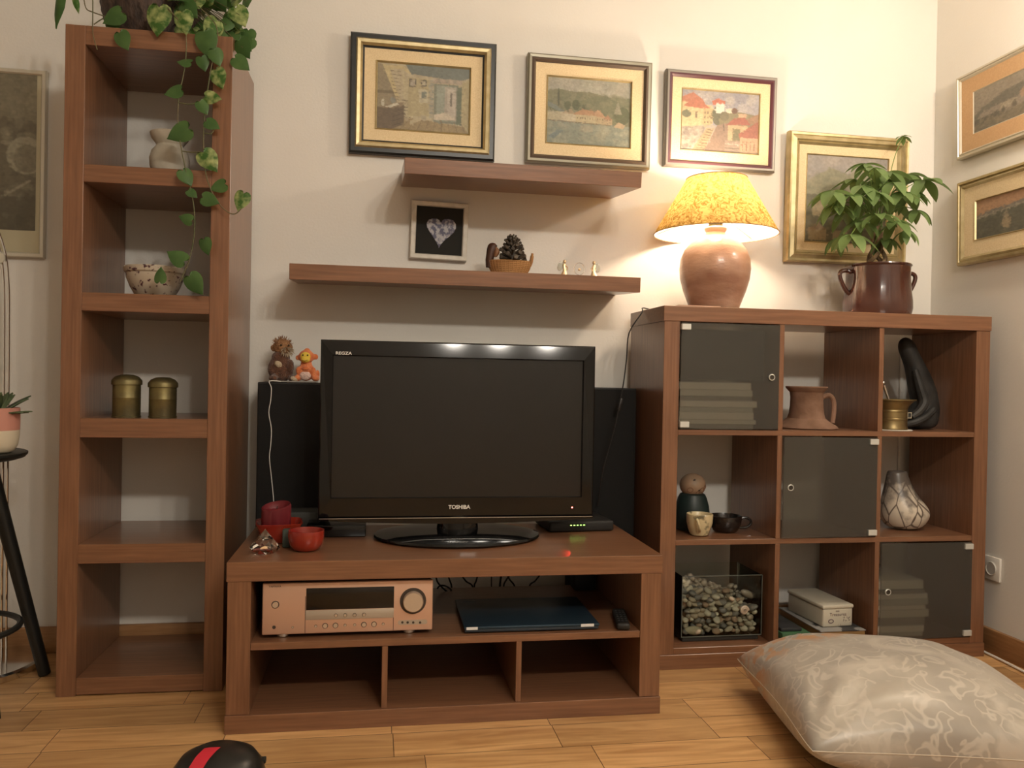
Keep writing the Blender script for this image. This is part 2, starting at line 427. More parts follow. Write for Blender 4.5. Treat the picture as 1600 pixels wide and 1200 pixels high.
# painting of an interior
c = Canvas(220, 160, (190, 176, 140))
c.poly([(.3, .0), (1, 0), (1, .14), (.9, .2), (.36, .14)], (110, 122, 116))
c.poly([(0, 0), (.08, .04), (.22, .6), (0, .75)], (150, 136, 104)); c.rect(0, .42, .2, .46, (120, 104, 76))
c.poly([(.05, .02), (.28, .03), (.36, .13), (.33, .14), (.27, .08), (.13, .08), (.24, .52), (.2, .52)], (205, 186, 130))
for k in range(9): c.line(.13+.008*k, .11+.055*k, .25, .12+.055*k, .003, (120, 104, 76)); 
c.poly([(.26, .1), (.3, .2), (.38, .55), (.38, .85), (.3, .82), (.29, .5)], (196, 182, 140))
for k in range(6): c.line(.27, .55+.05*k, .36, .56+.05*k, .005, (120, 105, 80))
c.rect(.33, .2, .56, .78, (184, 170, 124))
c.rect(.34, .21, .42, .34, (96, 88, 76)); c.rect(.355, .23, .405, .32, (176, 166, 146))
c.rect(.47, .22, .53, .32, (90, 84, 74)); c.rect(.482, .24, .518, .30, (190, 180, 150))
c.rect(.45, .36, .55, .57, (200, 190, 156)); c.rect(.475, .4, .53, .5, (120, 132, 120))
for k in range(11): 
    c.rect(.565, .2+.055*k, .61, .245+.055*k, (150, 152, 138) if k % 2 else (172, 166, 144))
c.rect(.6, .18, .92, .25, (176, 158, 138)); 
for k in range(7): c.rect(.6+.045*k, .185, .635+.045*k, .235, (158, 150, 132) if k % 2 else (186, 168, 146))
c.rect(.615, .26, .88, .86, (124, 132, 116)); c.rect(.64, .29, .86, .83, (150, 160, 144)); c.rect(.73, .3, .86, .82, (176, 166, 150))
c.rect(.76, .33, .85, .78, (196, 184, 168)); c.rect(.79, .38, .815, .6, (120, 114, 104)); c.poly([(.62, .74), (.74, .7), (.86, .8), (.62, .82)], (214, 200, 176))
c.rect(.87, .28, .92, .88, (98, 112, 90)); c.poly([(.92, .24), (1, .16), (1, .96), (.92, .88)], (186, 172, 124))
c.poly([(0, .8), (.3, .82), (.55, .84), (.95, .9), (1, 1), (0, 1)], (160, 138, 92))
for k in range(9): c.line(.35+.07*k, .84, .25+.09*k, 1, .003, (128, 106, 70))
c.poly([(0, .68), (.12, .66), (.29, .6), (.29, .92), (.16, 1), (0, 1)], (104, 84, 62)); c.poly([(0, .68), (.12, .62), (.29, .58), (.28, .63), (.14, .69)], (146, 126, 96))
for k in range(4): c.line(.17, .74+.07*k, .28, .69+.065*k, .003, (70, 54, 40)); 
c.ell(.06, .61, .017, .05, (206, 200, 178)); c.poly([(.1, .66), (.2, .6), (.24, .62), (.14, .68)], (214, 206, 182)); c.ell(.17, .56, .03, .05, (136, 140, 130))
c.poly([(.35, .86), (.48, .8), (.48, .84), (.36, .92)], (196, 180, 140)); c.rect(.48, .76, .53, .84, (176, 166, 136)); c.rect(.3, .8, .34, .86, (176, 160, 124))
c.noise(40, .10, 2).noise(110, .10, 3).noise(9, .06, 4)
DK = mat('dark_green_black_frame', (.012, .013, .012), .35); LN = linen
picture('large interior painting in a black and gold frame, leftmost of the paintings above the shelves', wallM(.7525, 1.6465, -.004, 0, .02), .4905, .399,
        [('frame', DK, [(0, 0), (0, .022), (.006, .03), (.019, .03)]), ('gold_band', goldm, [(.019, .03), (.024, .036), (.034, .034), (.041, .024)]),
         ('inner_edge', DK, [(.041, .024), (.041, .020), (.047, .018)]), ('linen_mat', LN, [(.047, .018), (.084, .016)]), ('gilt_fillet', goldm, [(.084, .016), (.086, .0195), (.091, .0125)])], c)

# lake and village
c = Canvas(220, 170, (158, 158, 140))
c.noise(6, .12, 11); c.dabs(40, [(172, 170, 152), (146, 148, 136), (180, 172, 154)], 0, 0, 1, .2, .08, .3)
c.poly([(0, .2), (.12, .17), (.3, .2), (.5, .19), (.75, .25), (1, .24), (1, .7), (0, .7)], (118, 120, 90))
c.poly([(.35, .35), (.6, .24), (.85, .3), (.9, .7), (.4, .7)], (104, 110, 78))
c.dabs(120, [(96, 104, 74), (126, 126, 94), (110, 114, 84), (88, 98, 68)], 0, .22, 1, .55, .04, .4)
c.ell(.13, .3, .012, .14, (62, 74, 54)); c.ell(.24, .42, .04, .07, (76, 90, 58)); c.ell(.34, .4, .045, .08, (66, 84, 52)); c.ell(.43, .43, .02, .04, (70, 84, 54)); c.ell(.07, .46, .05, .05, (84, 96, 64))
c.ell(.9, .52, .1, .14, (74, 88, 54)); c.poly([(.85, .3), (.9, .5), (.8, .5)], (140, 138, 112))
c.poly([(0, .37), (.1, .42), (.22, .52), (.18, .54), (0, .44)], (108, 122, 116)); c.rect(0, .52, .17, .66, (176, 168, 136)); c.poly([(0, .54), (.05, .48), (.1, .54)], (150, 148, 124))
hs = [(.17, .52, .36, .66, (192, 180, 150)), (.34, .54, .6, .67, (188, 172, 130)), (.58, .55, .7, .68, (180, 160, 118)), (.68, .58, .78, .68, (176, 152, 112))]
for x0, y0, x1, y1, cc in hs: c.rect(x0, y0, x1, y1, cc)
c.poly([(.17, .54), (.27, .47), (.35, .54)], (160, 138, 104)); c.poly([(.3, .54), (.42, .46), (.6, .48), (.62, .55), (.36, .55)], (176, 128, 84)); c.poly([(.56, .52), (.6, .45), (.66, .5), (.7, .57), (.6, .56)], (184, 140, 98)); c.poly([(.68, .58), (.73, .52), (.78, .6)], (168, 118, 80))
for k in range(14): c.rect(.36+.03*k, .58, .368+.03*k, .61, (112, 96, 70))
c.line(0, .655, .78, .68, .005, (120, 104, 76))
c.poly([(0, .66), (.78, .69), (1, .68), (1, 1), (0, 1)], (132, 142, 126)); c.dabs(90, [(150, 156, 136), (116, 130, 118), (160, 160, 132), (108, 124, 116)], 0, .7, 1, 1, .05, .35)
c.poly([(.8, .7), (.86, .62), (.94, .66), (.92, .72)], (186, 158, 118)); c.poly([(.02, .9), (.12, .8), (.2, .8), (.08, .94)], (104, 124, 126)); c.rect(.4, .7, .55, .8, (164, 156, 128), .5)
c.noise(50, .12, 6).noise(110, .10, 7)
OL = mat('olive_silver_frame', (.27, .25, .19), .4, metal=.5); BR = mat('brown_frame', (.10, .07, .05), .5, metal=.2)
picture('lake and village painting in a grey-brown frame, middle of the three upper paintings', wallM(1.353, 1.6535, -.004, .0, .02), .4480, .375,
        [('frame', OL, [(0, 0), (0, .02), (.006, .026), (.014, .025)]), ('brown_band', BR, [(.014, .025), (.022, .028), (.029, .02)]),
         ('linen_mat', LN, [(.029, .018), (.069, .015)]), ('gilt_fillet', goldm, [(.069, .015), (.071, .0185), (.075, .0115)])], c)

# hillside houses with red roofs
c = Canvas(210, 165, (150, 148, 160))
c.dabs(60, [(180, 174, 176), (134, 138, 156), (196, 184, 172)], 0, 0, 1, .3, .08, .35)
c.poly([(0, .12), (.14, .04), (.26, .14), (.3, .22), (0, .22)], (190, 112, 84)); c.poly([(.0, .2), (.4, .24), (.4, .66), (0, .7)], (208, 186, 134))
c.poly([(.02, .26), (.18, .12), (.36, .28), (.3, .3), (.04, .28)], (190, 104, 74)); c.poly([(.27, .28), (.4, .3), (.4, .54), (.27, .62)], (196, 172, 120))
for k in range(3):
    for j in range(3): c.rect(.29+.04*k, .34+.08*j, .305+.04*k, .38+.08*j, (120, 100, 80))
c.rect(.17, .36, .2, .46, (130, 112, 88)); c.ell(.06, .4, .06, .06, (104, 108, 84))
c.ell(.46, .4, .07, .16, (94, 96, 74)); c.poly([(.38, .16), (.46, .12), (.56, .15), (.54, .24), (.4, .22)], (196, 96, 70)); c.rect(.44, .2, .55, .36, (226, 216, 200))
c.poly([(.48, .46), (.6, .3), (.8, .32), (1, .36), (1, .6), (.5, .6)], (128, 120, 88)); c.rect(.56, .26, .66, .34, (214, 202, 176)); c.ell(.68, .3, .04, .05, (104, 70, 60)); c.rect(.74, .34, .84, .4, (200, 160, 124)); c.ell(.55, .4, .06, .08, (110, 104, 80))
c.poly([(.84, .42), (1, .32), (1, .5), (.88, .5)], (150, 108, 80))
c.poly([(0, .62), (.4, .56), (.52, .6), (.3, 1), (0, 1)], (168, 156, 142)); c.dabs(50, [(140, 128, 122), (190, 178, 160), (116, 108, 104)], 0, .62, .3, 1, .03, .5)
c.poly([(.32, .62), (.42, .62), (.3, 1), (.14, 1)], (176, 150, 108))
for k in range(9): c.line(.34-.02*k, .64+.045*k, .40-.013*k, .65+.045*k, .005, (112, 88, 66))
c.poly([(.46, .56), (.6, .5), (.62, 1), (.3, 1)], (140, 112, 96))
c.poly([(.58, .54), (.68, .42), (.82, .4), (.9, .52)], (160, 76, 60)); c.rect(.6, .54, .86, .8, (190, 160, 118)); c.rect(.66, .6, .76, .8, (110, 104, 72))
c.poly([(.74, .68), (.98, .46), (1, .46), (1, .8), (.76, .78)], (156, 78, 60)); c.rect(.76, .74, 1, 1, (186, 148, 112)); c.rect(.56, .8, .76, 1, (150, 128, 112)); c.line(.57, .86, .75, .86, .006, (190, 176, 158)); c.line(.57, .93, .75, .93, .006, (110, 92, 80))
for k in range(4): c.line(.8+.05*k, .8, .8+.05*k, .95, .006, (140, 90, 66))
c.line(.54, .5, .55, .64, .006, (80, 70, 62))
c.noise(50, .12, 8).noise(110, .10, 9)
GR = mat('grey_frame_edge', (.24, .22, .19), .45, metal=.4); PU = mat('plum_frame', (.10, .035, .045), .4)
picture('red-roofed hillside village painting in a plum frame above the lamp', wallM(1.8545, 1.671, -.004, 0, .02), .4235, .3435,
        [('frame', GR, [(0, 0), (0, .018), (.005, .024), (.012, .024)]), ('plum_band', PU, [(.012, .024), (.018, .025), (.025, .018)]),
         ('linen_mat', LN, [(.025, .016), (.061, .014)]), ('gilt_fillet', goldm, [(.061, .014), (.063, .0165), (.0655, .0105)])], c)

# valley village behind the plant
c = Canvas(150, 150, (160, 150, 144))
c.dabs(30, [(176, 162, 150), (146, 142, 140)], 0, 0, 1, .2, .1, .35)
c.poly([(0, .3), (.3, .14), (.5, .2), (.7, .14), (1, .22), (1, .7), (0, .7)], (140, 136, 104)); c.dabs(90, [(122, 122, 90), (156, 148, 112), (104, 106, 78)], 0, .22, 1, .7, .05, .35)
c.poly([(0, .45), (1, .5), (1, 1), (0, 1)], (96, 92, 64)); c.dabs(80, [(80, 82, 56), (120, 110, 76), (70, 72, 50)], 0, .5, 1, 1, .04, .5)
c.rect(.08, .5, .28, .7, (176, 156, 112)); c.rect(.04, .84, .26, .98, (178, 156, 114)); c.poly([(.04, .86), (.15, .77), (.26, .86)], (150, 120, 84)); c.rect(.34, .86, .52, .98, (170, 150, 110)); c.rect(.55, .55, .7, .72, (166, 146, 108))
c.noise(40, .12, 5).noise(80, .1, 6)
picture('village painting in a stepped gold frame behind the leafy potted tree', wallM(2.3267, 1.351, -.004, 0, .02), .4835, .475,
        [('frame', goldm, [(0, 0), (0, .022), (.005, .03), (.012, .029), (.013, .024), (.020, .026), (.028, .029), (.034, .022), (.036, .024), (.045, .016)]),
         ('linen_mat', LN, [(.045, .016), (.075, .014)]), ('gilt_fillet', goldm, [(.075, .014), (.077, .017), (.080, .011)])], c)

# right wall pictures (their plane runs along -y)
def rightM(y, z, lean=0): return Matrix.Translation((XR-.004, y, z)) @ Matrix.Rotation(-PI/2, 4, 'Z') @ Matrix.Rotation(lean, 4, 'X')
c = Canvas(120, 90, (150, 138, 120)); c.poly([(0, .6), (.2, .45), (.6, .28), (1, .25), (1, .7), (0, .7)], (104, 100, 90)); c.poly([(.0, .75), (.2, .55), (.5, .55), (1, .5), (1, .8), (0, .9)], (146, 134, 118))
c.poly([(0, .7), (.45, .68), (.6, .78), (0, .84)], (84, 80, 70)); c.poly([(0, .84), (1, .74), (1, 1), (0, 1)], (128, 116, 94)); c.rect(.5, .56, .8, .68, (168, 156, 132)); c.ell(.92, .5, .08, .1, (176, 140, 110)); c.ell(.55, .7, .03, .08, (90, 82, 70)); c.ell(.75, .68, .04, .08, (100, 90, 76)); c.dabs(40, [(146, 132, 104), (104, 96, 80), (90, 84, 70)], 0, .75, 1, 1, .04, .5); c.noise(40, .14, 5)
BM = mat('tan_mat', srgb(196, 160, 120), .85, col2=srgb(188, 152, 112), nscale=200)
SV = mat('silver_cream_frame', (.55, .50, .40), .4, metal=.4)
picture('mountain landscape in a silver frame with tan mat, upper picture on the right wall', rightM(-.152, 1.722, .03), .40, .298,
        [('frame', SV, [(0, 0), (0, .014), (.004, .022), (.010, .022), (.012, .018), (.017, .02), (.022, .014)]), ('tan_mat', BM, [(.022, .014), (.075, .012)]), ('slip', SV, [(.075, .012), (.078, .009)])], c)
c = Canvas(120, 80, (190, 140, 100)); c.poly([(0, .4), (.3, .3), (.6, .3), (1, .2), (1, .45), (0, .5)], (120, 116, 110)); c.poly([(0, .5), (1, .3), (1, 1), (0, 1)], (92, 94, 84)); c.line(0, .46, 1, .32, .01, (170, 160, 140)); c.dabs(60, [(80, 84, 76), (110, 108, 90), (66, 70, 64)], 0, .5, 1, 1, .04, .5)
c.ell(.55, .72, .08, .16, (170, 150, 116)); c.poly([(.5, .6), (.55, .4), (.6, .6)], (160, 146, 120)); c.noise(40, .14, 5)
picture('dusk landscape in a gold frame, lower picture on the right wall', rightM(-.167, 1.337, .02), .42, .301,
        [('frame', goldm, [(0, 0), (0, .014), (.005, .024), (.012, .024), (.014, .018), (.022, .022), (.030, .014)]), ('linen_mat', LN, [(.030, .014), (.080, .012)]), ('gilt_fillet', goldm, [(.080, .012), (.082, .015), (.085, .009)])], c)

# old photograph at the far left
c = Canvas(150, 200, (176, 168, 140)); c.rect(0, 0, 1, 1, (96, 88, 66)); c.poly([(0, 0), (1, 0), (1, .3), (0, .22)], (124, 116, 90)); c.dabs(60, [(150, 142, 112), (106, 98, 74), (136, 126, 100)], 0, 0, 1, .45, .06, .4)
c.dabs(160, [(70, 64, 46), (140, 132, 104), (56, 50, 36), (110, 102, 78), (160, 152, 124)], 0, .35, 1, 1, .03, .5); c.ell(.92, .52, .14, .12, (152, 146, 118)); c.ell(.93, .54, .1, .09, (120, 112, 88)); c.line(.55, .9, .95, .68, .01, (150, 142, 116)); c.line(.7, .3, .62, .6, .012, (140, 132, 104))
c.poly([(.3, .8), (1, .78), (1, 1), (.2, 1)], (58, 54, 38), .7); c.noise(60, .2, 5).noise(110, .15, 4)
o = bpy.data.objects.new('framed_photograph', None); COL.objects.link(o); o.matrix_world = wallM(-.63, 1.2535, -.003); tag(o, 'old sepia photograph in a thin silver frame, cut off at the left edge', 'picture')
SF = mat('pale_silver_frame', (.60, .57, .48), .35, metal=.5)
MB().ring(.4455, .5895, [(0, 0), (0, .016), (.003, .019), (.012, .019), (.016, .014)]).box(.004, .44, -.005, 0, .004, .585).go('frame', SF, o, smooth=False)
MB().poly([(.016, -.012, .016), (.4295, -.012, .016), (.4295, -.012, .5735), (.016, -.012, .5735)]).go('mount', mat('photo_mount', srgb(176, 168, 140), .6), o, smooth=False)
c.mesh('photograph', .395, .49, (.022, -.013, .085), PAINT, o)

# heart picture
o = bpy.data.objects.new('framed_heart_picture', None); COL.objects.link(o); o.matrix_world = wallM(.9605, 1.3045, -.004, .0235, .03); tag(o, 'small square picture of a patterned heart on black, in a white frame', 'picture')
WF = mat('whitewashed_frame', (.70, .66, .58), .5, col2=(.60, .56, .48), nscale=40)
MB().ring(.194, .1965, [(0, 0), (0, .018), (.003, .021), (.015, .020), (.018, .014)]).box(.003, .191, -.005, 0, .003, .193).go('frame', WF, o, smooth=False)
MB().poly([(.018, -.010, .018), (.176, -.010, .018), (.176, -.010, .1785), (.018, -.010, .1785)]).go('backing', mat('black_card', (.012, .011, .008), .8), o, smooth=False)
hp = [(1145, 340), (1140, 325), (1118, 290), (1085, 245), (1065, 215), (1060, 190), (1072, 168), (1095, 158), (1125, 157), (1142, 166), (1152, 182), (1160, 165), (1175, 155), (1205, 153), (1230, 162), (1246, 182), (1248, 208), (1236, 235), (1210, 262), (1178, 290), (1158, 315)]
def hq(x, y): return ((x-962)/(1325-962)*.194, (415-y)/(415-50)*.1965)
hm = mat('blue_willow_pattern', (.45, .44, .46), .6, col2=(.11, .11, .17), nscale=70, ramp=(.44, .56), detail=6)
MB().prism([hq(x, y) for x, y in hp], -.0125, -.0102).go('heart', hm, o, smooth=False)

# ---------------------------------------------------------------- table lamp
LX, LY, LZ = 1.978, -.20, 1.1389
lamp = thing('table_lamp', 'lit table lamp with a mottled yellow cone shade on a terracotta jar base', 'lamp', (LX, LY, LZ+.0008))
clay = mat('glazed_terracotta', (.25, .125, .080), .30, col2=(.44, .275, .19), nscale=5, stretch=(1, 1, 2.6), bump=.12, bscale=45, ramp=(.35, .62), coat=.25)
MB().lathe([(0, 0), (.074, 0), (.079, .004), (.088, .028), (.104, .07), (.115, .11), (.1185, .145), (.115, .178), (.103, .208), (.083, .232), (.06, .248), (.043, .256), (.034, .262), (.031, .268), (.036, .274), (.0375, .281), (.033, .286), (.024, .287), (0, .287)], n=64).go('base', clay, lamp)
sock = MB().lathe([(0, .287), (.023, .287), (.024, .29), (.024, .294), (.021, .296), (.025, .299), (.025, .304), (.021, .306), (.024, .309), (.024, .314), (.018, .318), (.016, .34), (0, .34)], n=32).go('socket', brassm, lamp)
bulbm = bpy.data.materials.new('lit_bulb'); bulbm.use_nodes = True
bb = bulbm.node_tree.nodes['Principled BSDF']; bb.inputs['Emission Color'].default_value = (1, .79, .58, 1); bb.inputs['Emission Strength'].default_value = 240
MB().lathe([(0, .340), (.012, .341), (.014, .35), (.024, .366), (.029, .384), (.026, .402), (.014, .414), (0, .417)], n=24).go('bulb', bulbm, lamp)
def shade_mat():
    m = bpy.data.materials.new('mottled_shade'); m.use_nodes = True; N = m.node_tree.nodes; L = m.node_tree.links
    N.remove(N['Principled BSDF']); out = N['Material Output']
    tc = N.new('ShaderNodeTexCoord'); n = N.new('ShaderNodeTexNoise'); n.inputs['Scale'].default_value = 55; n.inputs['Detail'].default_value = 5; n.inputs['Distortion'].default_value = 1.8
    L.new(tc.outputs['Object'], n.inputs['Vector'])
    r = N.new('ShaderNodeValToRGB'); e = r.color_ramp.elements; e[0].position = .38; e[0].color = (.36, .21, .05, 1); e[1].position = .60; e[1].color = (.78, .56, .22, 1); L.new(n.outputs['Fac'], r.inputs['Fac'])
    d = N.new('ShaderNodeBsdfDiffuse'); t = N.new('ShaderNodeBsdfTranslucent'); mx = N.new('ShaderNodeMixShader'); mx.inputs[0].default_value = .55
    L.new(r.outputs['Color'], d.inputs['Color']); L.new(r.outputs['Color'], t.inputs['Color']); L.new(d.outputs[0], mx.inputs[1]); L.new(t.outputs[0], mx.inputs[2]); L.new(mx.outputs[0], out.inputs[0])
    return m
SH0, SH1 = .262, .448
lin_ = bpy.data.materials.new('shade_lining'); lin_.use_nodes = True; N = lin_.node_tree.nodes; N.remove(N['Principled BSDF'])
d = N.new('ShaderNodeBsdfDiffuse'); t = N.new('ShaderNodeBsdfTranslucent'); mx = N.new('ShaderNodeMixShader'); mx.inputs[0].default_value = .4
for q in (d, t): q.inputs[0].default_value = (.85, .80, .70, 1)
for k, q in enumerate((d, t)): lin_.node_tree.links.new(q.outputs[0], mx.inputs[k+1])
lin_.node_tree.links.new(mx.outputs[0], N['Material Output'].inputs[0])
mb = MB(); mb.lathe([(.100, SH1), (.2065, SH0)], n=80); mb.mi = 1; mb.lathe([(.0985, SH1), (.2045, SH0)], n=80)
mb.go('lamp_shade', [shade_mat(), lin_], lamp)
trimm = mat('shade_trim', (.30, .15, .05), .7)
mb = MB()
for r0, z in ((.206, SH0), (.1005, SH1)): mb.tube([(r0*math.cos(2*PI*k/64), r0*math.sin(2*PI*k/64), z) for k in range(65)], .0016, 6, False)
mb.go('shade_rim', trimm, lamp)
mb = MB()
for k in range(3):
    a = 2*PI*k/3+.5; mb.tube([(.016*math.cos(a), .016*math.sin(a), .335), (.198*math.cos(a), .198*math.sin(a), SH0+.010)], .0012, 5)
mb.go('shade_spider', mat('spider_wire', (.35, .28, .2), .4, metal=.8), lamp)
# cord over the side of the cube unit
cordm = mat('dark_cord', (.015, .012, .01), .5)
pts = [Vector((LX-.075, LY+.05, 1.1425)), Vector((1.86, -.13, 1.1425)), Vector((1.775, -.16, 1.1435)), Vector((1.735, -.175, 1.147)), Vector((1.7275, -.19, 1.13))] + [at(u, v, y) for u, v, y in ((983, 520, -.20), (979, 560, -.205), (974, 600, -.21), (968, 630, -.215), (961, 665, -.22), (950, 705, -.22), (941, 740, -.222), (934, 790, -.19))]
def smoothpts(p, k=4):
    out = []
    for i in range(len(p)-1):
        p0, p1, p2, p3 = p[max(i-1, 0)], p[i], p[i+1], p[min(i+2, len(p)-1)]
        for j in range(k):
            t = j/k; out.append(.5*((2*p1)+(-p0+p2)*t+(2*p0-5*p1+4*p2-p3)*t*t+(-p0+3*p1-3*p2+p3)*t**3))
    out.append(p[-1]); return out
def loc(pts, o): 
    l = Vector(o); return [Vector(p)-l for p in pts]
cp = smoothpts(pts)
tag(MB().tube(loc(cp, (LX, LY, LZ)), .0022, 6).go('lamp_cord', cordm, loc=(LX, LY, LZ)), 'thin dark lamp cord hanging down the left side of the cube shelving unit', 'cord')
sw = MB().box(-.006, .006, -.006, .006, -.022, .022, .004).go('cord_switch', cordm); sw.parent = bpy.data.objects['lamp_cord']; sw.location = at(969, 632, -.215)-Vector((LX, LY, LZ)); sw.rotation_euler = (0, .25, 0)
tr = MB().box(-.10, .04, -.05, .045, 0, .0035, .001).go('wooden_coaster', mat('pale_board', (.42, .25, .17), .6), loc=(1.885, -.325, LZ+.0006)); tag(tr, 'thin flat pinkish board lying on the cube unit in front of the lamp', 'board')

# ---------------------------------------------------------------- money tree
PX, PY = 2.583, -.20
tree = thing('potted_money_tree', 'leafy green braided-trunk tree in a glossy dark brown two-handled pot', 'plant', (PX, PY, 1.1394))
potm = mat('brown_glaze', (.045, .016, .012), .12, col2=(.075, .028, .018), nscale=6, coat=.6, bump=.04, bscale=12)
pot = MB().lathe([(0, 0), (.101, 0), (.109, .006), (.114, .03), (.1135, .055), (.108, .095), (.105, .14), (.105, .172), (.1095, .178), (.108, .182), (.103, .181), (.101, .174), (.101, .15), (0, .15)], n=56).go('pot', potm, tree)
for s_ in (-1, 1):
    hp_ = [Vector((s_*x, 0, z)) for x, z in ((.100, .154), (.122, .160), (.141, .155), (.145, .140), (.136, .116), (.122, .093), (.108, .080))]
    MB().tube(smoothpts(hp_, 3), .0075, 10).go('handle', potm, pot)
MB().lathe([(0, .155), (.1005, .153)], n=32).go('soil', mat('soil', (.03, .02, .012), .95, bump=.6, bscale=60), tree, smooth=False)
barkm = mat('trunk_bark', (.10, .06, .03), .8, col2=(.22, .15, .08), nscale=60, stretch=(1, 1, .3), bump=.3)
mb = MB()
for k in range(4):
    pts = []
    for i in range(26):
        t = i/25; a = k*PI/2+t*5.5+.4; r = .030*(1-t)**1.2+.009+.004*math.sin(t*9)
        pts.append(Vector((-.005+r*math.cos(a), r*math.sin(a), .15+.17*t)))
    mb.tube(pts, [.0085-.003*i/25 for i in range(26)], 8)
trunk = mb.go('trunk', barkm, tree)
leafg = mat('tree_leaf', (.135, .215, .07), .45, col2=(.22, .32, .115), nscale=9, ramp=(.3, .7), spec=.4)
def add_translucent(m, f=.3):
    N = m.node_tree.nodes; L = m.node_tree.links; b = N['Principled BSDF']; t = N.new('ShaderNodeBsdfTranslucent'); mx = N.new('ShaderNodeMixShader'); mx.inputs[0].default_value = f
    if b.inputs['Base Color'].links: L.new(b.inputs['Base Color'].links[0].from_socket, t.inputs['Color'])
    else: t.inputs['Color'].default_value = b.inputs['Base Color'].default_value
    L.new(b.outputs[0], mx.inputs[1]); L.new(t.outputs[0], mx.inputs[2]); L.new(mx.outputs[0], N['Material Output'].inputs[0])
add_translucent(leafg, .4)
def leaflet(mb, base, d, up, length, width, droop=.4, shape='lance', nseg=8):
    d = Vector(d).normalized(); up = Vector(up); side = d.cross(up)
    if side.length < 1e-4: side = d.orthogonal()
    side.normalize(); nrm = side.cross(d).normalized()
    if nrm.z < 0: nrm = -nrm
    rows = []; p = Vector(base); dd = d.copy()
    for i in range(nseg+1):
        t = i/nseg
        if shape == 'lance': wd = width*.5*(math.sin(PI*min(1, t**.85))**.8 if 0 < t < 1 else 0)
        else: wd = width*.5*({0: .0}.get(i, (math.sin(PI*(t**.62)))**.75 if t < 1 else 0))
        wd = max(wd, .0006)
        n2 = side.cross(dd).normalized()
        if n2.dot(nrm) < 0: n2 = -n2
        rows.append([mb.bm.verts.new(p-side*wd+n2*wd*.25), mb.bm.verts.new(p), mb.bm.verts.new(p+side*wd+n2*wd*.25)])
        dd = (dd+Vector((0, 0, -1))*droop/nseg).normalized(); p = p+dd*length/nseg
    fs = []
    for a, b in zip(rows, rows[1:]):
        fs.append(mb.bm.faces.new([a[0], a[1], b[1], b[0]])); fs.append(mb.bm.faces.new([a[1], a[2], b[2], b[1]]))
    mb._fin(fs)
rnd = random.Random(11)
fol = MB(); stm = MB()
top = Vector((-.005, 0, .32))
clusters = [(1300, 298, -.27, .085, 6, .9), (1352, 256, -.16, .06, 6, .5), (1443, 281, -.25, .085, 6, .8), (1431, 328, -.2, .06, 5, 1.0), (1330, 366, -.3, .085, 6, .9), (1400, 345, -.3, .075, 6, .7), (1411, 213, -.1, .035, 5, .7),
            (1322, 330, -.2, .075, 6, .7), (1372, 335, -.31, .07, 6, .6), (1350, 290, -.27, .08, 6, .6), (1388, 268, -.2, .08, 6, .6), (1392, 312, -.14, .085, 6, .7), (1345, 318, -.14, .08, 6, .7), (1418, 272, -.14, .075, 6, .6), (1365, 262, -.25, .07, 6, .6), (1310, 372, -.15, .06, 5, 1.2), (1382, 372, -.22, .06, 6, 1.0), (1336, 280, -.12, .07, 6, .6), (1405, 240+60, -.28, .07, 6, .8), (1308, 318, -.24, .08, 6, 1.2), (1365, 300, -.3, .08, 6, .9), (1345, 345, -.24, .075, 6, 1.0), (1425, 300, -.22, .07, 6, 1.0), (1395, 285, -.26, .075, 6, .9), (1330, 305, -.28, .075, 6, 1.0), (1372, 280, -.14, .08, 6, .9), (1415, 360, -.28, .055, 5, 1.3)]
base = Vector((PX, PY, 1.1394))
for u, v, y, ln, n, dr in clusters:
    p = at(u, v, y)-base
    mid = top.lerp(p, .55)+Vector((0, 0, .035))
    stm.tube(smoothpts([top+Vector((rnd.uniform(-.01, .01), rnd.uniform(-.01, .01), rnd.uniform(-.05, .02))), mid, p], 5), .0016, 5)
    out = (p-Vector((0, 0, p.z))); out = out.normalized() if out.length > .02 else Vector((0, -1, 0))
    ph = rnd.uniform(0, 6.28)
    for k in range(n):
        a = ph+2*PI*k/n
        d = Vector((math.cos(a), math.sin(a), rnd.uniform(-.55, .05)))+out*.25
        leaflet(fol, p, d, (0, 0, 1), ln*1.18*rnd.uniform(.85, 1.2), ln*.50, dr*rnd.uniform(.9, 1.5))
fol.go('foliage', leafg, tree, ang=180, fixn=False); stm.go('stems', mat('green_stem', (.13, .2, .05), .5), tree)

# ---------------------------------------------------------------- pothos on the tall unit
QX, QY, QZ = .175, -.22, 1.8506
poth = thing('potted_pothos', 'trailing variegated pothos in a dark woven pot on top of the tall unit', 'plant', (QX, QY, QZ))
wov = mat('dark_woven_pot', (.022, .013, .009), .7, col2=(.085, .052, .038), nscale=45, stretch=(1, 1, .35), bump=.7, bscale=70)
prof = [(0, 0), (.088, 0), (.098, .004)]
for i in range(15):
    t = i/14; prof.append((.098+.04*math.sin(t*1.6)+.0022*(i % 2), .006+.15*t))
prof += [(.128, .156), (.12, .14), (0, .14)]
MB().lathe(prof, n=48).go('pot', wov, poth)
MB().lathe([(0, .142), (.119, .141)], n=24).go('soil', MATS['soil'], poth, smooth=False)
pl = mat('pothos_leaf', (.045, .105, .025), .40, col2=(.085, .165, .045), nscale=14); add_translucent(pl, .2)
pv = mat('variegated_leaf', (.05, .13, .02), .38, col2=(.45, .50, .20), nscale=48, ramp=(.40, .70), detail=6); add_translucent(pv, .25)
pg = MB(); ps = MB()
pb = Vector((QX, QY, QZ))
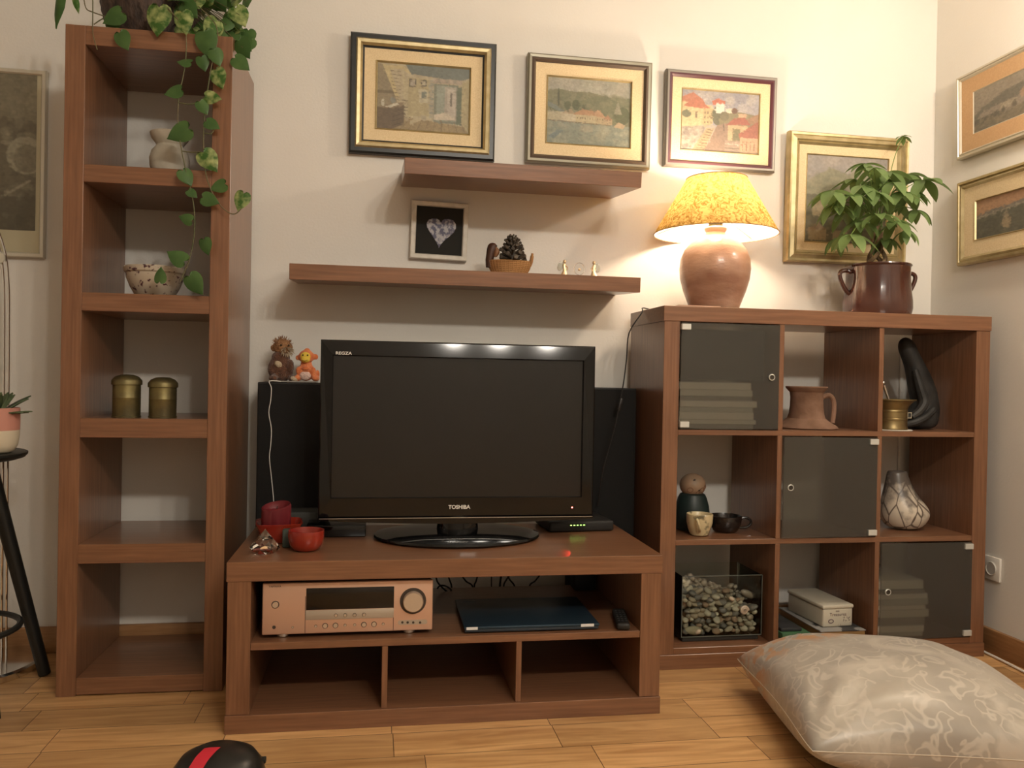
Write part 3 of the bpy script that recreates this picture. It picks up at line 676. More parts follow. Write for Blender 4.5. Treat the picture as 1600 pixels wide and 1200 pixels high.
def heart(mb, c, tip, normal, size, width=.78, cup=.15, mi=0):
    """heart-shaped leaf centred on c with its tip towards tip"""
    tip = Vector(tip).normalized(); normal = Vector(normal); side = tip.cross(normal).normalized(); nrm = side.cross(tip).normalized()
    mb.mi = mi; L_ = size; rows = []; N_ = 9
    outl = [(-.40, .10), (-.46, .26), (-.38, .42), (-.22, .495), (-.02, .48), (.16, .38), (.33, .23), (.46, .09), (.55, .0)]
    for (t, wd) in outl:
        p = c+tip*(t*L_); wv = wd*width*L_; z = -cup*wd*wd*L_*2.0-(.18*L_*max(0, t)**2)
        cpos = p if t > -.38 else c+tip*(-.33*L_)
        rows.append([mb.bm.verts.new(p-side*wv+nrm*z), mb.bm.verts.new(p-side*wv*.5+nrm*z*.25), mb.bm.verts.new(cpos+nrm*(-.18*L_*max(0, t)**2)), mb.bm.verts.new(p+side*wv*.5+nrm*z*.25), mb.bm.verts.new(p+side*wv+nrm*z)])
    fs = []
    for a, b in zip(rows, rows[1:]):
        for k in range(4):
            try: fs.append(mb.bm.faces.new([a[k], a[k+1], b[k+1], b[k]]))
            except ValueError: pass
    mb._fin(fs); mb.mi = 0
def vine(px, y0=-.425, y1=-.425, r=.0016):
    n = len(px); P = [at(u, v, y0+(y1-y0)*i/(n-1)) for i, (u, v) in enumerate(px)]
    ps.tube(smoothpts([p-pb for p in P], 4), r, 6)
vine([(262, 12), (285, 40), (291, 60), (290, 95), (286, 120), (279, 155), (278, 190), (282, 225), (290, 265), (299, 300), (304, 335), (303, 370), (296, 405), (288, 425), (282, 440)])
vine([(310, 10), (335, 35), (340, 60), (333, 90), (326, 130), (320, 175), (318, 225), (321, 268), (329, 295), (342, 318), (357, 332), (368, 334), (377, 326)])
vine([(130, -12), (134, 12), (145, 19), (168, 27)], -.38, -.36); vine([(145, -15), (145, 20), (145, 50), (148, 65), (152, 78)], -.4, -.42); vine([(147, 38), (163, 28), (190, 20), (222, 22)], -.4, -.3); vine([(279, 160), (295, 163), (308, 160)]); vine([(284, 236), (300, 238), (313, 237)]); vine([(320, 208), (329, 209), (334, 204)])
# px leaf list: u, v, size px, tip direction degrees (0 right, 90 up in the picture), variegated, y
leaves = [(247, 29, 46, -95, 1, -.42), (287, 33, 36, -80, 1, -.43), (322, 66, 42, -80, 0, -.43), (376, 98, 30, -40, 0, -.42), (338, 88, 28, -70, 0, -.44), (289, 97, 22, 175, 0, -.43), (317, 98, 24, -75, 0, -.43), (341, 121, 32, -70, 1, -.43), (272, 143, 28, 195, 0, -.43),
          (331, 152, 26, -10, 1, -.435), (317, 167, 24, -60, 0, -.435), (331, 194, 24, -30, 0, -.43), (281, 207, 38, 205, 0, -.43), (326, 250, 38, -55, 1, -.43), (291, 276, 28, -60, 0, -.43), (342, 291, 26, -160, 0, -.43), (327, 312, 28, -20, 0, -.43), (377, 313, 30, -110, 1, -.42), (291, 342, 22, 160, 0, -.43), (321, 384, 26, -75, 0, -.43), (277, 402, 32, 150, 0, -.43), (250, 431, 24, 85, 0, -.43), (304, 443, 36, -55, 0, -.43), (300, 302, 18, -40, 0, -.43),
          (90, 12, 52, -97, 0, -.36), (119, 6, 26, -75, 1, -.38), (178, 26, 34, -150, 0, -.40), (192, 62, 30, -65, 0, -.425), (175, 38, 26, -110, 0, -.38)]
for u, v, s_, ang, var, y in leaves:
    a = math.radians(ang); tipd = RT*math.cos(a)+UP*math.sin(a); k = (y-CAM.y)/F
    heart(pg, at(u, v, y)-pb, tipd, -FW+Vector((rnd.uniform(-.35, .35), 0, rnd.uniform(-.1, .5))), s_*k*1.05, .34 if u in (90, 119) else .78, mi=var)
for i in range(92):
    u = rnd.uniform(262, 388); v = rnd.uniform(-60, 66) if u < 350 else rnd.uniform(-45, 76)
    y = rnd.uniform(-.40, -.12); a = math.radians(rnd.uniform(-130, -30)); tipd = RT*math.cos(a)+UP*math.sin(a)-FW*rnd.uniform(0, .7)
    p = at(u, v, y)
    if p.z < 1.865 and y > -.405 and p.x < .46: p.z = 1.875+rnd.uniform(0, .08)
    heart(pg, p-pb, tipd, -FW+Vector((rnd.uniform(-.6, .6), 0, rnd.uniform(0, 1))), rnd.uniform(26, 40)*.0019, mi=1 if rnd.random() < .5 else 0)
    ps.tube(smoothpts([Vector((rnd.uniform(-.08, .1), rnd.uniform(-.06, .06), .145)), (p-pb)*.5+Vector((0, 0, .12)), p-pb], 3), .0013, 5)
for i in range(46):
    a = rnd.uniform(0, 2*PI); r = rnd.uniform(.02, .17); p = Vector((r*math.cos(a), r*math.sin(a)*.9, rnd.uniform(.16, .30)))
    heart(pg, p, (math.cos(a), math.sin(a), -.5), (math.cos(a)*.5, math.sin(a)*.5, 1), rnd.uniform(.05, .08), mi=1 if rnd.random() < .4 else 0)
    ps.tube([Vector((p.x*.3, p.y*.3, .143)), Vector((p.x*.7, p.y*.7, p.z*.9)), p], .0013, 5)
pg.go('foliage', [pl, pv], poth, ang=180, fixn=False)
ps.go('vines', mat('vine_stem', (.07, .09, .03), .5, col2=(.13, .10, .05), nscale=12), poth)

# ---------------------------------------------------------------- things in the tall unit
o = MB().lathe([(0, 0), (.036, 0), (.046, .012), (.0545, .035), (.056, .058), (.05, .08), (.04, .092), (.037, .098), (.041, .105), (.051, .118), (.0555, .132), (.0535, .134), (.045, .122), (.035, .104), (.034, .09), (.0, .085)], n=48, wob=.003).go('ceramic_vase', mat('chalky_ceramic', (.42, .38, .30), .75, col2=(.55, .50, .41), nscale=14, bump=.2, bscale=40), loc=(.243, -.26, 1.4705))
tag(o, 'round chalky white vase with flared rim in the top compartment', 'vase')
spk = mat('speckled_glaze', (.42, .36, .28), .3, col2=(.055, .012, .02), nscale=75, ramp=(.58, .64), coat=.3, detail=3)
o = MB().lathe([(0, 0), (.048, 0), (.055, .006), (.068, .03), (.078, .056), (.0785, .066), (.083, .07), (.0845, .082), (.082, .086), (.077, .08), (.072, .06), (.05, .02), (0, .012)], n=56, wob=.006).go('ceramic_bowl', spk, loc=(.215, -.29, 1.1183))
tag(o, 'cream ceramic bowl speckled with dark red, in the second compartment', 'bowl')
def canister(x, h, label):
    c_ = thing('brass_canister', label, 'canister', (x, -.335, .7711), 0, 'brass canisters in the middle compartment')
    MB().lathe([(0, 0), (.0385, 0), (.0385, .004), (.037, .006), (.037, h*.45), (.0375, h*.46), (.037, h*.47), (.037, h-.028), (0, h-.028)], n=40).go('body', brassm, c_)
    MB().lathe([(.0376, h-.03), (.0405, h-.029), (.0405, h-.018), (.038, h-.014), (.032, h-.007), (.018, h-.001), (0, h)], n=40).go('lid', brassm, c_)
canister(.155, .122, 'taller aged brass canister with a lid, left of the pair')
canister(.2525, .116, 'darker aged brass canister with a lid, right of the pair')

# ---------------------------------------------------------------- floor lamp, stool, potted succulent (left edge)
fl = thing('floor_lamp', 'slim chrome double-pole floor lamp with a flat round steel base behind the black stool', 'lamp', (-.338, -.15, 0))
MB().lathe([(0, .001), (.197, .001), (.2, .004), (.2, .02), (.194, .026), (.03, .028), (0, .028)], n=64).go('base', chrome, fl)
for dx in (0, .013):
    b0 = Vector((.088+dx, .03, .025)); pts = [b0, b0+Vector((-.003, 0, .5)), b0+Vector((-.006, 0, 1.0)), b0+Vector((-.010, 0, 1.15)), b0+Vector((-.022, 0, 1.24)), b0+Vector((-.05, 0, 1.31)), b0+Vector((-.1, 0, 1.36)), b0+Vector((-.2, 0, 1.39))]
    MB().tube(smoothpts(pts, 5), .0035, 10).go('pole', chrome, fl)
MB().lathe([(0, 0), (.016, 0), (.018, .003), (.016, .006), (0, .006)], n=32, M=Matrix.Translation((.070, .02, 1.235)) @ Matrix.Rotation(PI/2, 4, 'X')).go('joint', mat('pale_joint', (.55, .52, .42), .5), fl)
st = thing('black_stool', 'black round-seated wooden stool with splayed legs and a ring footrest, at the left edge', 'stool', (-.282, -.38, -.0))
blackwood = mat('black_stool_paint', (.010, .011, .010), .45)
MB().lathe([(0, .652), (.16, .652), (.178, .658), (.185, .666), (.185, .672), (.18, .674), (0, .674)], n=56).go('seat', blackwood, st)
for sx in (-1, 1):
    for sy in (-1, 1):
        MB().tube([Vector((sx*.07, sy*.065, .64)), Vector((sx*.188, sy*.165, .005))], [.021, .017], 12).go('leg', blackwood, st)
MB().tube([(.172*math.cos(2*PI*k/48), .172*math.sin(2*PI*k/48), .19) for k in range(49)], .0085, 8, False).go('footrest_ring', blackwood, st)
MB().lathe([(0, .58), (.075, .58), (.095, .60), (.095, .652), (0, .652)], n=32).go('hub', blackwood, st)
sp = thing('potted_succulent', 'small green succulent in a pink and cream pot on the black stool', 'plant', (-.170, -.40, .6746))
MB().lathe([(0, 0), (.045, 0), (.055, .006), (.063, .02), (.067, .045), (.0675, .062)], n=40).lathe([(.062, .062), (0, .0615)], n=40).go('pot', mat('cream_pot', (.56, .50, .38), .45), sp)
MB().lathe([(.0676, .0622), (.068, .09), (.0675, .121), (.066, .1225), (.063, .121), (.0625, .09), (0, .088)], n=40).go('pot_band', mat('pink_pot', (.48, .22, .17), .5), sp)
sb = MB()
for k in range(22):
    a = 2*PI*k/22*2.37; el = .35+.55*(k % 3)
    leaflet(sb, Vector((.012*math.cos(a), .012*math.sin(a), .095)), (math.cos(a), math.sin(a), el), (0, 0, 1), rnd.uniform(.08, .105), .026, .25)
o = sb.go('foliage', mat('succulent_leaf', (.045, .07, .03), .5, col2=(.08, .11, .05), nscale=30), sp, ang=180, fixn=False)
md = o.modifiers.new('thick', 'SOLIDIFY'); md.thickness = .003

# ---------------------------------------------------------------- loudspeakers
def speaker(x0, x1, label):
    s_ = thing('loudspeaker', label, 'speaker', ((x0+x1)/2, -.165, 0)); hw = (x1-x0)/2
    MB().box(-hw, hw, .004, .155, .001, .876, .003).go('cabinet', blackmatte, s_)
    MB().box(-hw+.003, hw-.003, -.006, .0039, .006, .872, .003).go('grille', blackcloth, s_)
speaker(.4905, .7, 'tall black loudspeaker left of the television with plush monkeys on it')
speaker(1.525, 1.724, 'tall black loudspeaker right of the television beside the cube unit')

# ---------------------------------------------------------------- television
tv = thing('television', 'black flat-screen television on an oval glossy stand in the middle of the bench', 'television', (1.1, -.44, .4301))
def ellipse_prof(M_, rx, ry, z): pass
mb = MB(); mb.lathe([(0, .001), (.236, .001), (.245, .006), (.243, .012), (.21, .018), (.12, .024), (0, .026)], n=72, sy=.72, c=(0, .035, 0)); mb.go('stand', blackgloss, tv)
MB().lathe([(.062, .022), (.06, .05), (.058, .07)], n=32, c=(0, .035, 0), sy=.6).go('neck', blackgloss, tv)
TVX0, TVX1, TVZ0, TVZ1 = -.402, .404, .053, .573
MB().box(TVX0+.03, TVX1-.03, .030, .095, TVZ0+.02, TVZ1-.03, .02, 3).go('rear_housing', blackmatte, tv)
mb = MB()   # bezel with an opening, top strip leaning back
SX0, SX1, SZ0, SZ1 = -.366, .366, .1225, .528
z0, z1 = TVZ0+.012, TVZ1
o_ = [(TVX0, z0), (TVX1, z0), (TVX1, z1), (TVX0, z1)]; i_ = [(SX0, SZ0), (SX1, SZ0), (SX1, SZ1), (SX0, SZ1)]
def rr(pts, y): return [mb.bm.verts.new((x, y, z)) for x, z in pts]
def inset(pts, d):
    (a, b), (c_, _), (_, e), _2 = pts[0], pts[1], pts[2], pts[3]; return [(a+d, b+d), (c_-d, b+d), (c_-d, e-d), (a+d, e-d)]
def lean(vs):
    for v_ in vs[2:]: v_.co.y += .0075
    return vs
loops = [rr(o_, .032), lean(rr(o_, .004)), lean(rr(inset(o_, .004), 0)), rr(inset(i_, -.002), 0), rr(i_, .003), rr(i_, .012)]
for a, b in zip(loops, loops[1:]):
    for k in range(4): mb.bm.faces.new([a[k], a[(k+1) % 4], b[(k+1) % 4], b[k]])
bez = mb.go('bezel', blackgloss, tv, smooth=False)
MB().box(SX0-.001, SX1+.001, .008, .012, SZ0-.001, SZ1+.001).go('screen', screenm, tv, smooth=False)
mb = MB()
for i in range(13): pass
pr_ = [(TVX0, 0), (TVX1, 0)]
N_ = 24; top_ = [(TVX0+(TVX1-TVX0)*i/N_) for i in range(N_+1)]
prof_ = [(TVX0, .071)] + [(TVX1, .071)] + [(x, .0645-.012*math.sin(PI*(x-TVX0)/(TVX1-TVX0))) for x in reversed(top_)]
MB().prism([(x, z-.006) for x, z in prof_], -.006, .03).go('lower_lip', blackgloss, tv, smooth=False)
MB().box(TVX0+.004, TVX1-.004, -.0075, -.0055, .0635, .0652).go('silver_line', silver, tv, smooth=False)
lt = mat('logo_silver', (.75, .72, .66), .4, metal=.2)
lx = at(718, 793, -.448)-Vector((1.1, -.44, .4301)); text('brand_lettering', 'TOSHIBA', .0155, lt, tv, (lx.x, -.0008, lx.z), bold=.0004, sx=1.0)
lx = at(537, 552, -.445)-Vector((1.1, -.44, .4301)); text('series_lettering', 'REGZA', .0115, lt, tv, (lx.x, -.0008, lx.z), bold=.0002, sx=1.25)
lx = at(894, 793, -.442)-Vector((1.1, -.44, .4301)); MB().ball((lx.x, -.001, lx.z), .0022, 2).go('standby_light', mat('red_led', (.5, .05, .03), .4, emit=(1, .22, .15), estr=6), tv)

light('added_red_spot', 'SPOT', (1.1+lx.x, -.450, .4301+lx.z), .22, (1, .03, .02), .001, target=tuple(atz(880, 864, .4297)), spot=math.radians(11), blend=.3)  # added spotlight that throws the red fleck onto the bench top
# ---------------------------------------------------------------- boxes on the bench
sb_ = thing('set_top_box', 'flat black set-top box with a row of green lights, right of the television stand', 'set-top box', (1.487, -.27, .4301), math.radians(4))
MB().box(-.105, .105, -.085, .085, .001, .033, .006, 3).go('case', blackmatte, sb_)
gl = mat('green_led', (.1, .5, .1), .4, emit=(.45, 1, .15), estr=3)
for k in range(5): MB().box(-.038+k*.0105, -.033+k*.0105, -.0862, -.0848, .0205, .0225).go('indicator_light', gl, sb_, smooth=False)
pb_ = MB().box(-.085, .085, 0, .17, .001, .036, .003).go('media_player', blackgloss, loc=(.748, -.39, .4301)); tag(pb_, 'low black box under the left end of the television', 'media player')
rb = MB().box(-.055, .055, 0, .09, .001, .058, .004).go('grey_box', mat('dark_grey_case', (.04, .042, .038), .5), loc=(.634, -.29, .4301)); tag(rb, 'small dark grey box behind the red bowls, left of the television', 'device')

# ---------------------------------------------------------------- candle, red bowls, crystal
redg = mat('red_glaze', (.20, .010, .008), .16, col2=(.28, .028, .012), nscale=9, coat=.5)
bw = MB()
N4 = 48
def sq(r, z, k=4, fl=0):
    out = []
    for i in range(N4):
        a = 2*PI*i/N4+PI/4; c_, s_ = math.cos(a), math.sin(a); q = (abs(c_)**k+abs(s_)**k)**(-1/k); out.append((r*q*c_, r*q*s_, z+fl*abs(math.sin(2*a))))
    return out
def rings(mb, R):
    V = [[mb.bm.verts.new(p) for p in r] for r in R]
    for a, b in zip(V, V[1:]):
        for k in range(N4): mb.bm.faces.new([a[k], a[(k+1) % N4], b[(k+1) % N4], b[k]])
    mb.bm.faces.new(V[0][::-1]); mb.bm.faces.new(V[-1])
rings(bw, [sq(.034, .0), sq(.042, .004), sq(.052, .02), sq(.058, .04), sq(.0635, .056, 6), sq(.0605, .057, 6), sq(.055, .04), sq(.045, .012), sq(.03, .009)])
o = bw.go('red_square_dish', redg, loc=(.592, -.435, .4305)); o.rotation_euler = (0, 0, .12); tag(o, 'glossy red square dish holding the thick red candle', 'dish')
cdl = thing('pillar_candle', 'thick dark red pillar candle standing in the square red dish', 'candle', (.5835, -.432, .4432))
wax = mat('red_wax', (.115, .008, .013), .45, col2=(.14, .012, .018), nscale=12); wax.node_tree.nodes['Principled BSDF'].inputs['Subsurface Weight'].default_value = .15; wax.node_tree.nodes['Principled BSDF'].inputs['Subsurface Radius'].default_value = (.01, .002, .002)
mb = MB(); R_ = .0405; n_ = 48; rg = []
def cr(r, zf): return [mb.bm.verts.new((r*math.cos(2*PI*k/n_), r*math.sin(2*PI*k/n_), zf(2*PI*k/n_))) for k in range(n_)]
Ls = [cr(R_-.002, lambda a: 0), cr(R_, lambda a: .003), cr(R_, lambda a: .085+.007*math.sin(a*1+.6)-.002*math.cos(3*a)), cr(R_-.003, lambda a: .089+.008*math.sin(a+.6)), cr(R_-.007, lambda a: .087+.007*math.sin(a+.6)), cr(R_-.014, lambda a: .076), cr(.012, lambda a: .072)]
for a, b in zip(Ls, Ls[1:]):
    for k in range(n_): mb.bm.faces.new([a[k], a[(k+1) % n_], b[(k+1) % n_], b[k]])
mb.bm.faces.new(Ls[0][::-1]); mb.bm.faces.new(Ls[-1]); mb.go('wax', wax, cdl)
MB().tube([(0, 0, .071), (.001, 0, .08), (.003, 0, .086)], .0012, 6).go('wick', blackmatte, cdl)
o = MB().lathe([(0, 0), (.03, 0), (.036, .003), (.044, .016), (.0475, .032), (.0478, .048), (.047, .0535), (.0445, .0535), (.043, .045), (.038, .02), (.024, .009), (0, .008)], n=48).go('red_bowl', redg, loc=(.676, -.553, .4305)); tag(o, 'small round glossy red bowl in front of the candle dish', 'bowl')
o = MB().box(-.011, .011, -.011, .011, 0, .05, .003).go('green_lighter', mat('dark_green_plastic', (.035, .05, .04), .3), loc=(.6215, -.515, .4306)); tag(o, 'small upright dark green case between the two red dishes', 'case')
cry = bpy.data.materials.new('crystal'); cry.use_nodes = True; cb_ = cry.node_tree.nodes['Principled BSDF']; cb_.inputs['Base Color'].default_value = (.98, .97, .93, 1); cb_.inputs['Transmission Weight'].default_value = 1; cb_.inputs['Roughness'].default_value = .02; cb_.inputs['IOR'].default_value = 1.6
mb = MB(); v = [mb.bm.verts.new(p) for p in ([(.028*math.cos(PI/4*k+.2), .028*math.sin(PI/4*k+.2), 0) for k in range(8)]+[(.041*math.cos(PI/4*k+.6), .041*math.sin(PI/4*k+.6), .013) for k in range(8)]+[(0, 0, .062)])]
mb.bm.faces.new(v[:8][::-1])
for k in range(8):
    a, b, c_, d = v[k], v[(k+1) % 8], v[8+k], v[8+(k+1) % 8]
    mb.bm.faces.new([a, b, c_]); mb.bm.faces.new([b, d, c_]); mb.bm.faces.new([c_, d, v[16]])
o = mb.go('crystal_pyramid', cry, smooth=False, loc=(.572, -.578, .4305)); tag(o, 'clear faceted crystal paperweight with a pointed top in front of the red dish', 'paperweight')
cab = [at(u, v_, -.178) for u, v_ in ((440, 597), (426, 597), (424, 606), (423, 625), (420, 645), (424, 670), (423, 695), (421, 715), (424, 745), (427, 775), (429, 800))]
cab[0] = Vector((.56, -.16, .8795)); cab[1] = Vector((.527, -.172, .8795))
cab += [Vector((.56, -.182, .46))]
l0 = Vector((.53, -.17, .45)); tag(MB().tube(loc(smoothpts(cab, 4), l0), .0013, 6).go('white_cable', white, loc=l0), 'thin white cable hanging down the front of the left loudspeaker', 'cable')

# ---------------------------------------------------------------- plush monkeys
o = MB().box(-.07, .055, -.05, .05, 0, .004, .001).go('grey_booklet', mat('grey_paper', (.35, .34, .31), .6), loc=(.614, -.1, .8768)); tag(o, 'thin grey booklet under the orange plush monkey on the left loudspeaker', 'booklet')
def blob(name, balls, m, parent, vox=.0035, disp=0, smooth=2):
    mb = MB()
    for c_, r in balls: mb.ball(c_, r, 3)
    o = mb.go(name, m, parent); md = o.modifiers.new('merge', 'REMESH'); md.mode = 'VOXEL'; md.voxel_size = vox; md.use_smooth_shade = True
    sm = o.modifiers.new('soft', 'SMOOTH'); sm.factor = .6; sm.iterations = smooth
    if disp:
        tx = bpy.data.textures.new(name+'_fur', 'CLOUDS'); tx.noise_scale = .006; d = o.modifiers.new('fur', 'DISPLACE'); d.texture = tx; d.strength = disp
    return o
def tuft(parent, name, m, c_, n, r, ln, dirb, seed=1, spread=.6):
    rr_ = random.Random(seed); mb = MB()
    for i in range(n):
        d = Vector((rr_.uniform(-1, 1), rr_.uniform(-1, 1), rr_.uniform(-1, 1))).normalized(); p = Vector(c_)+Vector((d.x*r[0], d.y*r[1], d.z*r[2]))
        dd = (d*spread+Vector(dirb)).normalized(); mb.tube([p, p+dd*ln*rr_.uniform(.6, 1.1)], [.0014, .0003], 4)
    return mb.go(name, m, parent)
k1 = thing('brown_plush_monkey', 'brown furry plush monkey with a cream beard sitting on the left loudspeaker', 'plush toy', (.553, -.105, .8768), .25)
furb = mat('brown_fur', (.085, .032, .015), .95, col2=(.15, .06, .028), nscale=90, bump=.8, bscale=260, sheen=.3)
furt = mat('tan_fur', (.27, .13, .055), .95, col2=(.36, .19, .09), nscale=90, bump=.8, bscale=260)
furc = mat('cream_fur', (.52, .42, .30), .95, col2=(.42, .33, .22), nscale=60, bump=.6, bscale=200)
blob('body', [((0, 0, .042), (.040, .034, .043)), ((.0, -.002, .075), (.029, .026, .028)), ((.033, -.03, .012), (.014, .022, .011)), ((-.026, -.03, .012), (.014, .022, .011)), ((.026, -.024, .05), (.012, .016, .024))], furb, k1, disp=.004)
hd = blob('head', [((.004, -.004, .112), (.0285, .026, .028)), ((-.024, .0, .108), (.009, .006, .011)), ((.03, .0, .112), (.008, .006, .01))], furt, k1, disp=.005)
tuft(hd, 'fur_tufts', furt, (.003, 0, .117), 170, (.026, .023, .024), .011, (0, -.1, .4), 2, 1.2)
tuft(k1, 'beard', furc, (.014, -.026, .099), 130, (.017, .008, .012), .013, (.3, -.5, -.6), 3)
for p, r in (((-.012, -.03, .056), (.013, .009, .010)), ((.035, -.046, .010), (.012, .009, .008))): MB().ball(p, r, 3, Matrix.Rotation(.5, 3, 'Y')).go('paw_patch', furc, k1)
for x in (-.004, .020): MB().ball((x, -.030, .117), .0030, 2).go('eye', blackgloss, k1)
k2 = thing('orange_plush_monkey', 'small orange plush monkey with a yellow face leaning beside the television', 'plush toy', (.634, -.118, .8812), -.1)
furo = mat('orange_fur', (.62, .15, .045), .9, col2=(.72, .24, .09), nscale=60, bump=.5, bscale=240, sheen=.2)
blob('body', [((0, 0, .030), (.027, .022, .030)), ((-.025, -.012, .009), (.013, .018, .0095)), ((.032, -.010, .009), (.013, .020, .0095)), ((.024, -.014, .03), (.010, .009, .016)), ((-.02, -.016, .033), (.010, .009, .014)), ((.002, -.022, .040), (.012, .008, .008)), ((0, 0, .056), (.018, .016, .012)), ((.036, 0, .022), (.007, .007, .015))], furo, k2, vox=.0028)
h2 = blob('head', [((0, -.002, .078), (.025, .021, .0225)), ((.029, 0, .078), (.009, .005, .010)), ((-.027, 0, .074), (.008, .005, .009)), ((.002, -.002, .1), (.009, .008, .006))], furo, k2, vox=.0028)
yel = mat('yellow_felt', (.72, .52, .07), .9)
MB().ball((0, -.0145, .078), (.017, .010, .0155), 3).ball((.001, -.022, .068), (.0145, .0085, .0095), 3).go('face', yel, k2)
for x in (-.007, .008): MB().ball((x, -.0245, .0825), .0026, 2).go('eye', blackgloss, k2)
MB().tube([(-.008, -.0300, .066), (0, -.0315, .0635), (.009, -.0300, .067)], .0008, 5).go('mouth', mat('brown_thread', (.15, .05, .02), .8), k2)
MB().ball((.0, -.0165, .018), (.019, .009, .015), 3).go('belly_patch', mat('pink_white_fur', (.66, .48, .42), .95, bump=.5, bscale=200), k2)

# ---------------------------------------------------------------- in the bench
RX0, RX1, RZ0, RZ1 = .578, 1.0115, .2365, .3685
rcv = thing('av_receiver', 'champagne-coloured audio receiver with a dark display and big round volume knob', 'receiver', (RX0, -.655, .2257), 0)
rw = RX1-RX0; rh = RZ1-.2257; f0 = RZ0-.2257
champ = mat('champagne_metal', (.66, .43, .31), .42, metal=.55); champd = mat('champagne_grey', (.48, .42, .34), .45, metal=.5)
MB().box(.004, rw-.004, .006, .34, f0+.002, rh-.002, .002).go('case', blackmatte, rcv)
fp = MB().box(0, rw, -.008, .0055, f0, rh, .003, 3).go('front_panel', champ, rcv)
def fx(u): return (u-410)/(677-410)*rw
def fz(u, v): 
    t = (u-410)/(677-410); zt = 913+(905.5-913)*t; zb = 992+(982-992)*t; return rh-(v-zt)/(zb-zt)*(rh-f0)
MB().box(fx(477), fx(614.5), -.0092, -.0078, fz(540, 951), fz(540, 918), .0008).go('display', mat('display_glass', (.012, .008, .005), .15), rcv)
MB().box(fx(476.5), fx(614.5), -.0095, -.0078, fz(540, 966), fz(540, 951.6), .0005).go('grey_strip', champd, rcv)
for u in (476, 614): MB().box(fx(u)-.0006, fx(u)+.0006, -.0084, -.0078, f0+.002, rh-.035).go('seam', blackmatte, rcv, smooth=False)
knobm = mat('knob_metal', (.62, .54, .44), .35, metal=.7)
ringm = mat('receiver_dark_brown', (.05, .035, .025), .5)  # dark brown of the button rings, sockets and lettering
def knob(u, v, r, dep, name='button', y=-.0078):
    M_ = Matrix.Translation((fx(u), y, fz(u, v))) @ Matrix.Rotation(PI/2, 4, 'X')
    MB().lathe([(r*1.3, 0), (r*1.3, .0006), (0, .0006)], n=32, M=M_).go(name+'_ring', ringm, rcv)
    MB().lathe([(r, .0004), (r, dep*.8), (r*.92, dep), (r*.8, dep), (0, dep*.97)], n=32, M=M_).go(name, knobm, rcv)
knob(645, 938, .0265, .016, 'volume_knob'); knob(430, 945, .0075, .005, 'power_button')
for u in (523.5, 538, 552.7, 567.5): knob(u, 960.5-(u-523)*.03, .0037, .003, y=-.0094)
for u, r in ((492.5, .0028), (507, .0055), (523, .0055), (538, .0028), (553, .0028), (567.5, .0055), (583.5, .0055), (598, .0028)): knob(u, 977.5-(u-492)*.038, r, .0035)
knob(457, 979.5, .0022, .001, 'small_button')
MB().lathe([(.0045, 0), (.0045, .0008), (0, .0008)], n=20, M=Matrix.Translation((fx(428.5), -.0079, fz(428.5, 979.5))) @ Matrix.Rotation(PI/2, 4, 'X')).go('headphone_jack', ringm, rcv)
MB().prism([(fx(625)+.006*math.cos(a)+(0 if math.cos(a) < 0 else fx(665)-fx(625)), fz(645, 970.5)+.0062*math.sin(a)) for a in [2*PI*k/24 for k in range(24)]], -.0088, -.0079).go('input_panel', champd, rcv, smooth=False)
for u in (628.5, 637, 646, 657): MB().lathe([(.0032, 0), (.0032, .0008), (0, .0008)], n=20, M=Matrix.Translation((fx(u), -.0086, fz(u, 970.8))) @ Matrix.Rotation(PI/2, 4, 'X')).go('input_socket', ringm, rcv)
text('brand_lettering', 'YAMAHA', .0075, ringm, rcv, (fx(429), -.0082, fz(429, 917.3)), ext=.0003)
for x in (.05, rw-.06):
    for y in (.012, .3): MB().lathe([(0, 0), (.015, 0), (.0165, .002), (.0165, f0-.002), (.014, f0+.001), (0, f0+.001)], n=28, c=(x, y+.008, 0)).go('foot', silver, rcv)

lp = thing('laptop', 'closed dark blue laptop lying on the bench shelf', 'laptop', (1.28, -.54, .2260), -.012)
blue = mat('blue_laptop_metal', (.030, .055, .080), .35, metal=.5)
MB().box(-.182, .182, -.135, .135, .003, .0105, .002).go('base', mat('laptop_base', (.025, .035, .045), .45), lp)
MB().box(-.184, .184, -.137, .135, .0108, .0185, .0025).go('lid', blue, lp)
stk = mat('white_sticker', (.72, .72, .70), .5)
for x0, x1 in ((-.178, -.148), (.132, .168)): MB().box(x0, x1, -.1378, -.1371, .0105, .0180).go('label_sticker', stk, lp, smooth=False)
MB().box(-.165, -.125, .1, .112, .0185, .0189).go('logo_plate', mat('laptop_logo', (.05, .075, .10), .3, metal=.6), lp)
for x in (-.16, .16):
    MB().box(x-.02, x+.02, -.12, -.11, 0, .0035, .001).go('rubber_foot', blackmatte, lp)
rm = thing('remote_control', 'black remote control lying on the bench shelf right of the laptop', 'remote control', (1.540, -.620, .2266), -.20)
MB().box(-.018, .018, -.075, .075, .001, .019, .006, 3).go('body', blackmatte, rm)
for i in range(6):
    for j in (-1, 0, 1): MB().box(j*.010-.003, j*.010+.003, -.05+i*.019, -.045+i*.019, .0188, .0202, .0006, 1).go('button', mat('dark_button', (.04, .04, .04), .5), rm)
cbl = mat('black_cable', (.008, .007, .007), .5)
def cable(px, y0, y1, label, r=.0028, name='black_cable', m=None):
    P = [at(u, v_, y0+(y1-y0)*i/(len(px)-1)) for i, (u, v_) in enumerate(px)]
    if y0 > -.15: q = P[-1]; P += [Vector((q.x+.004, q.y+.01, .12)), Vector((q.x, q.y, .012)), Vector((q.x-.03, q.y+.01, .0035))]
    l = P[0].copy()
    tag(MB().tube([p-l for p in smoothpts(P, 5)], r, 7).go(name, m or cbl, loc=l), label, 'cable')
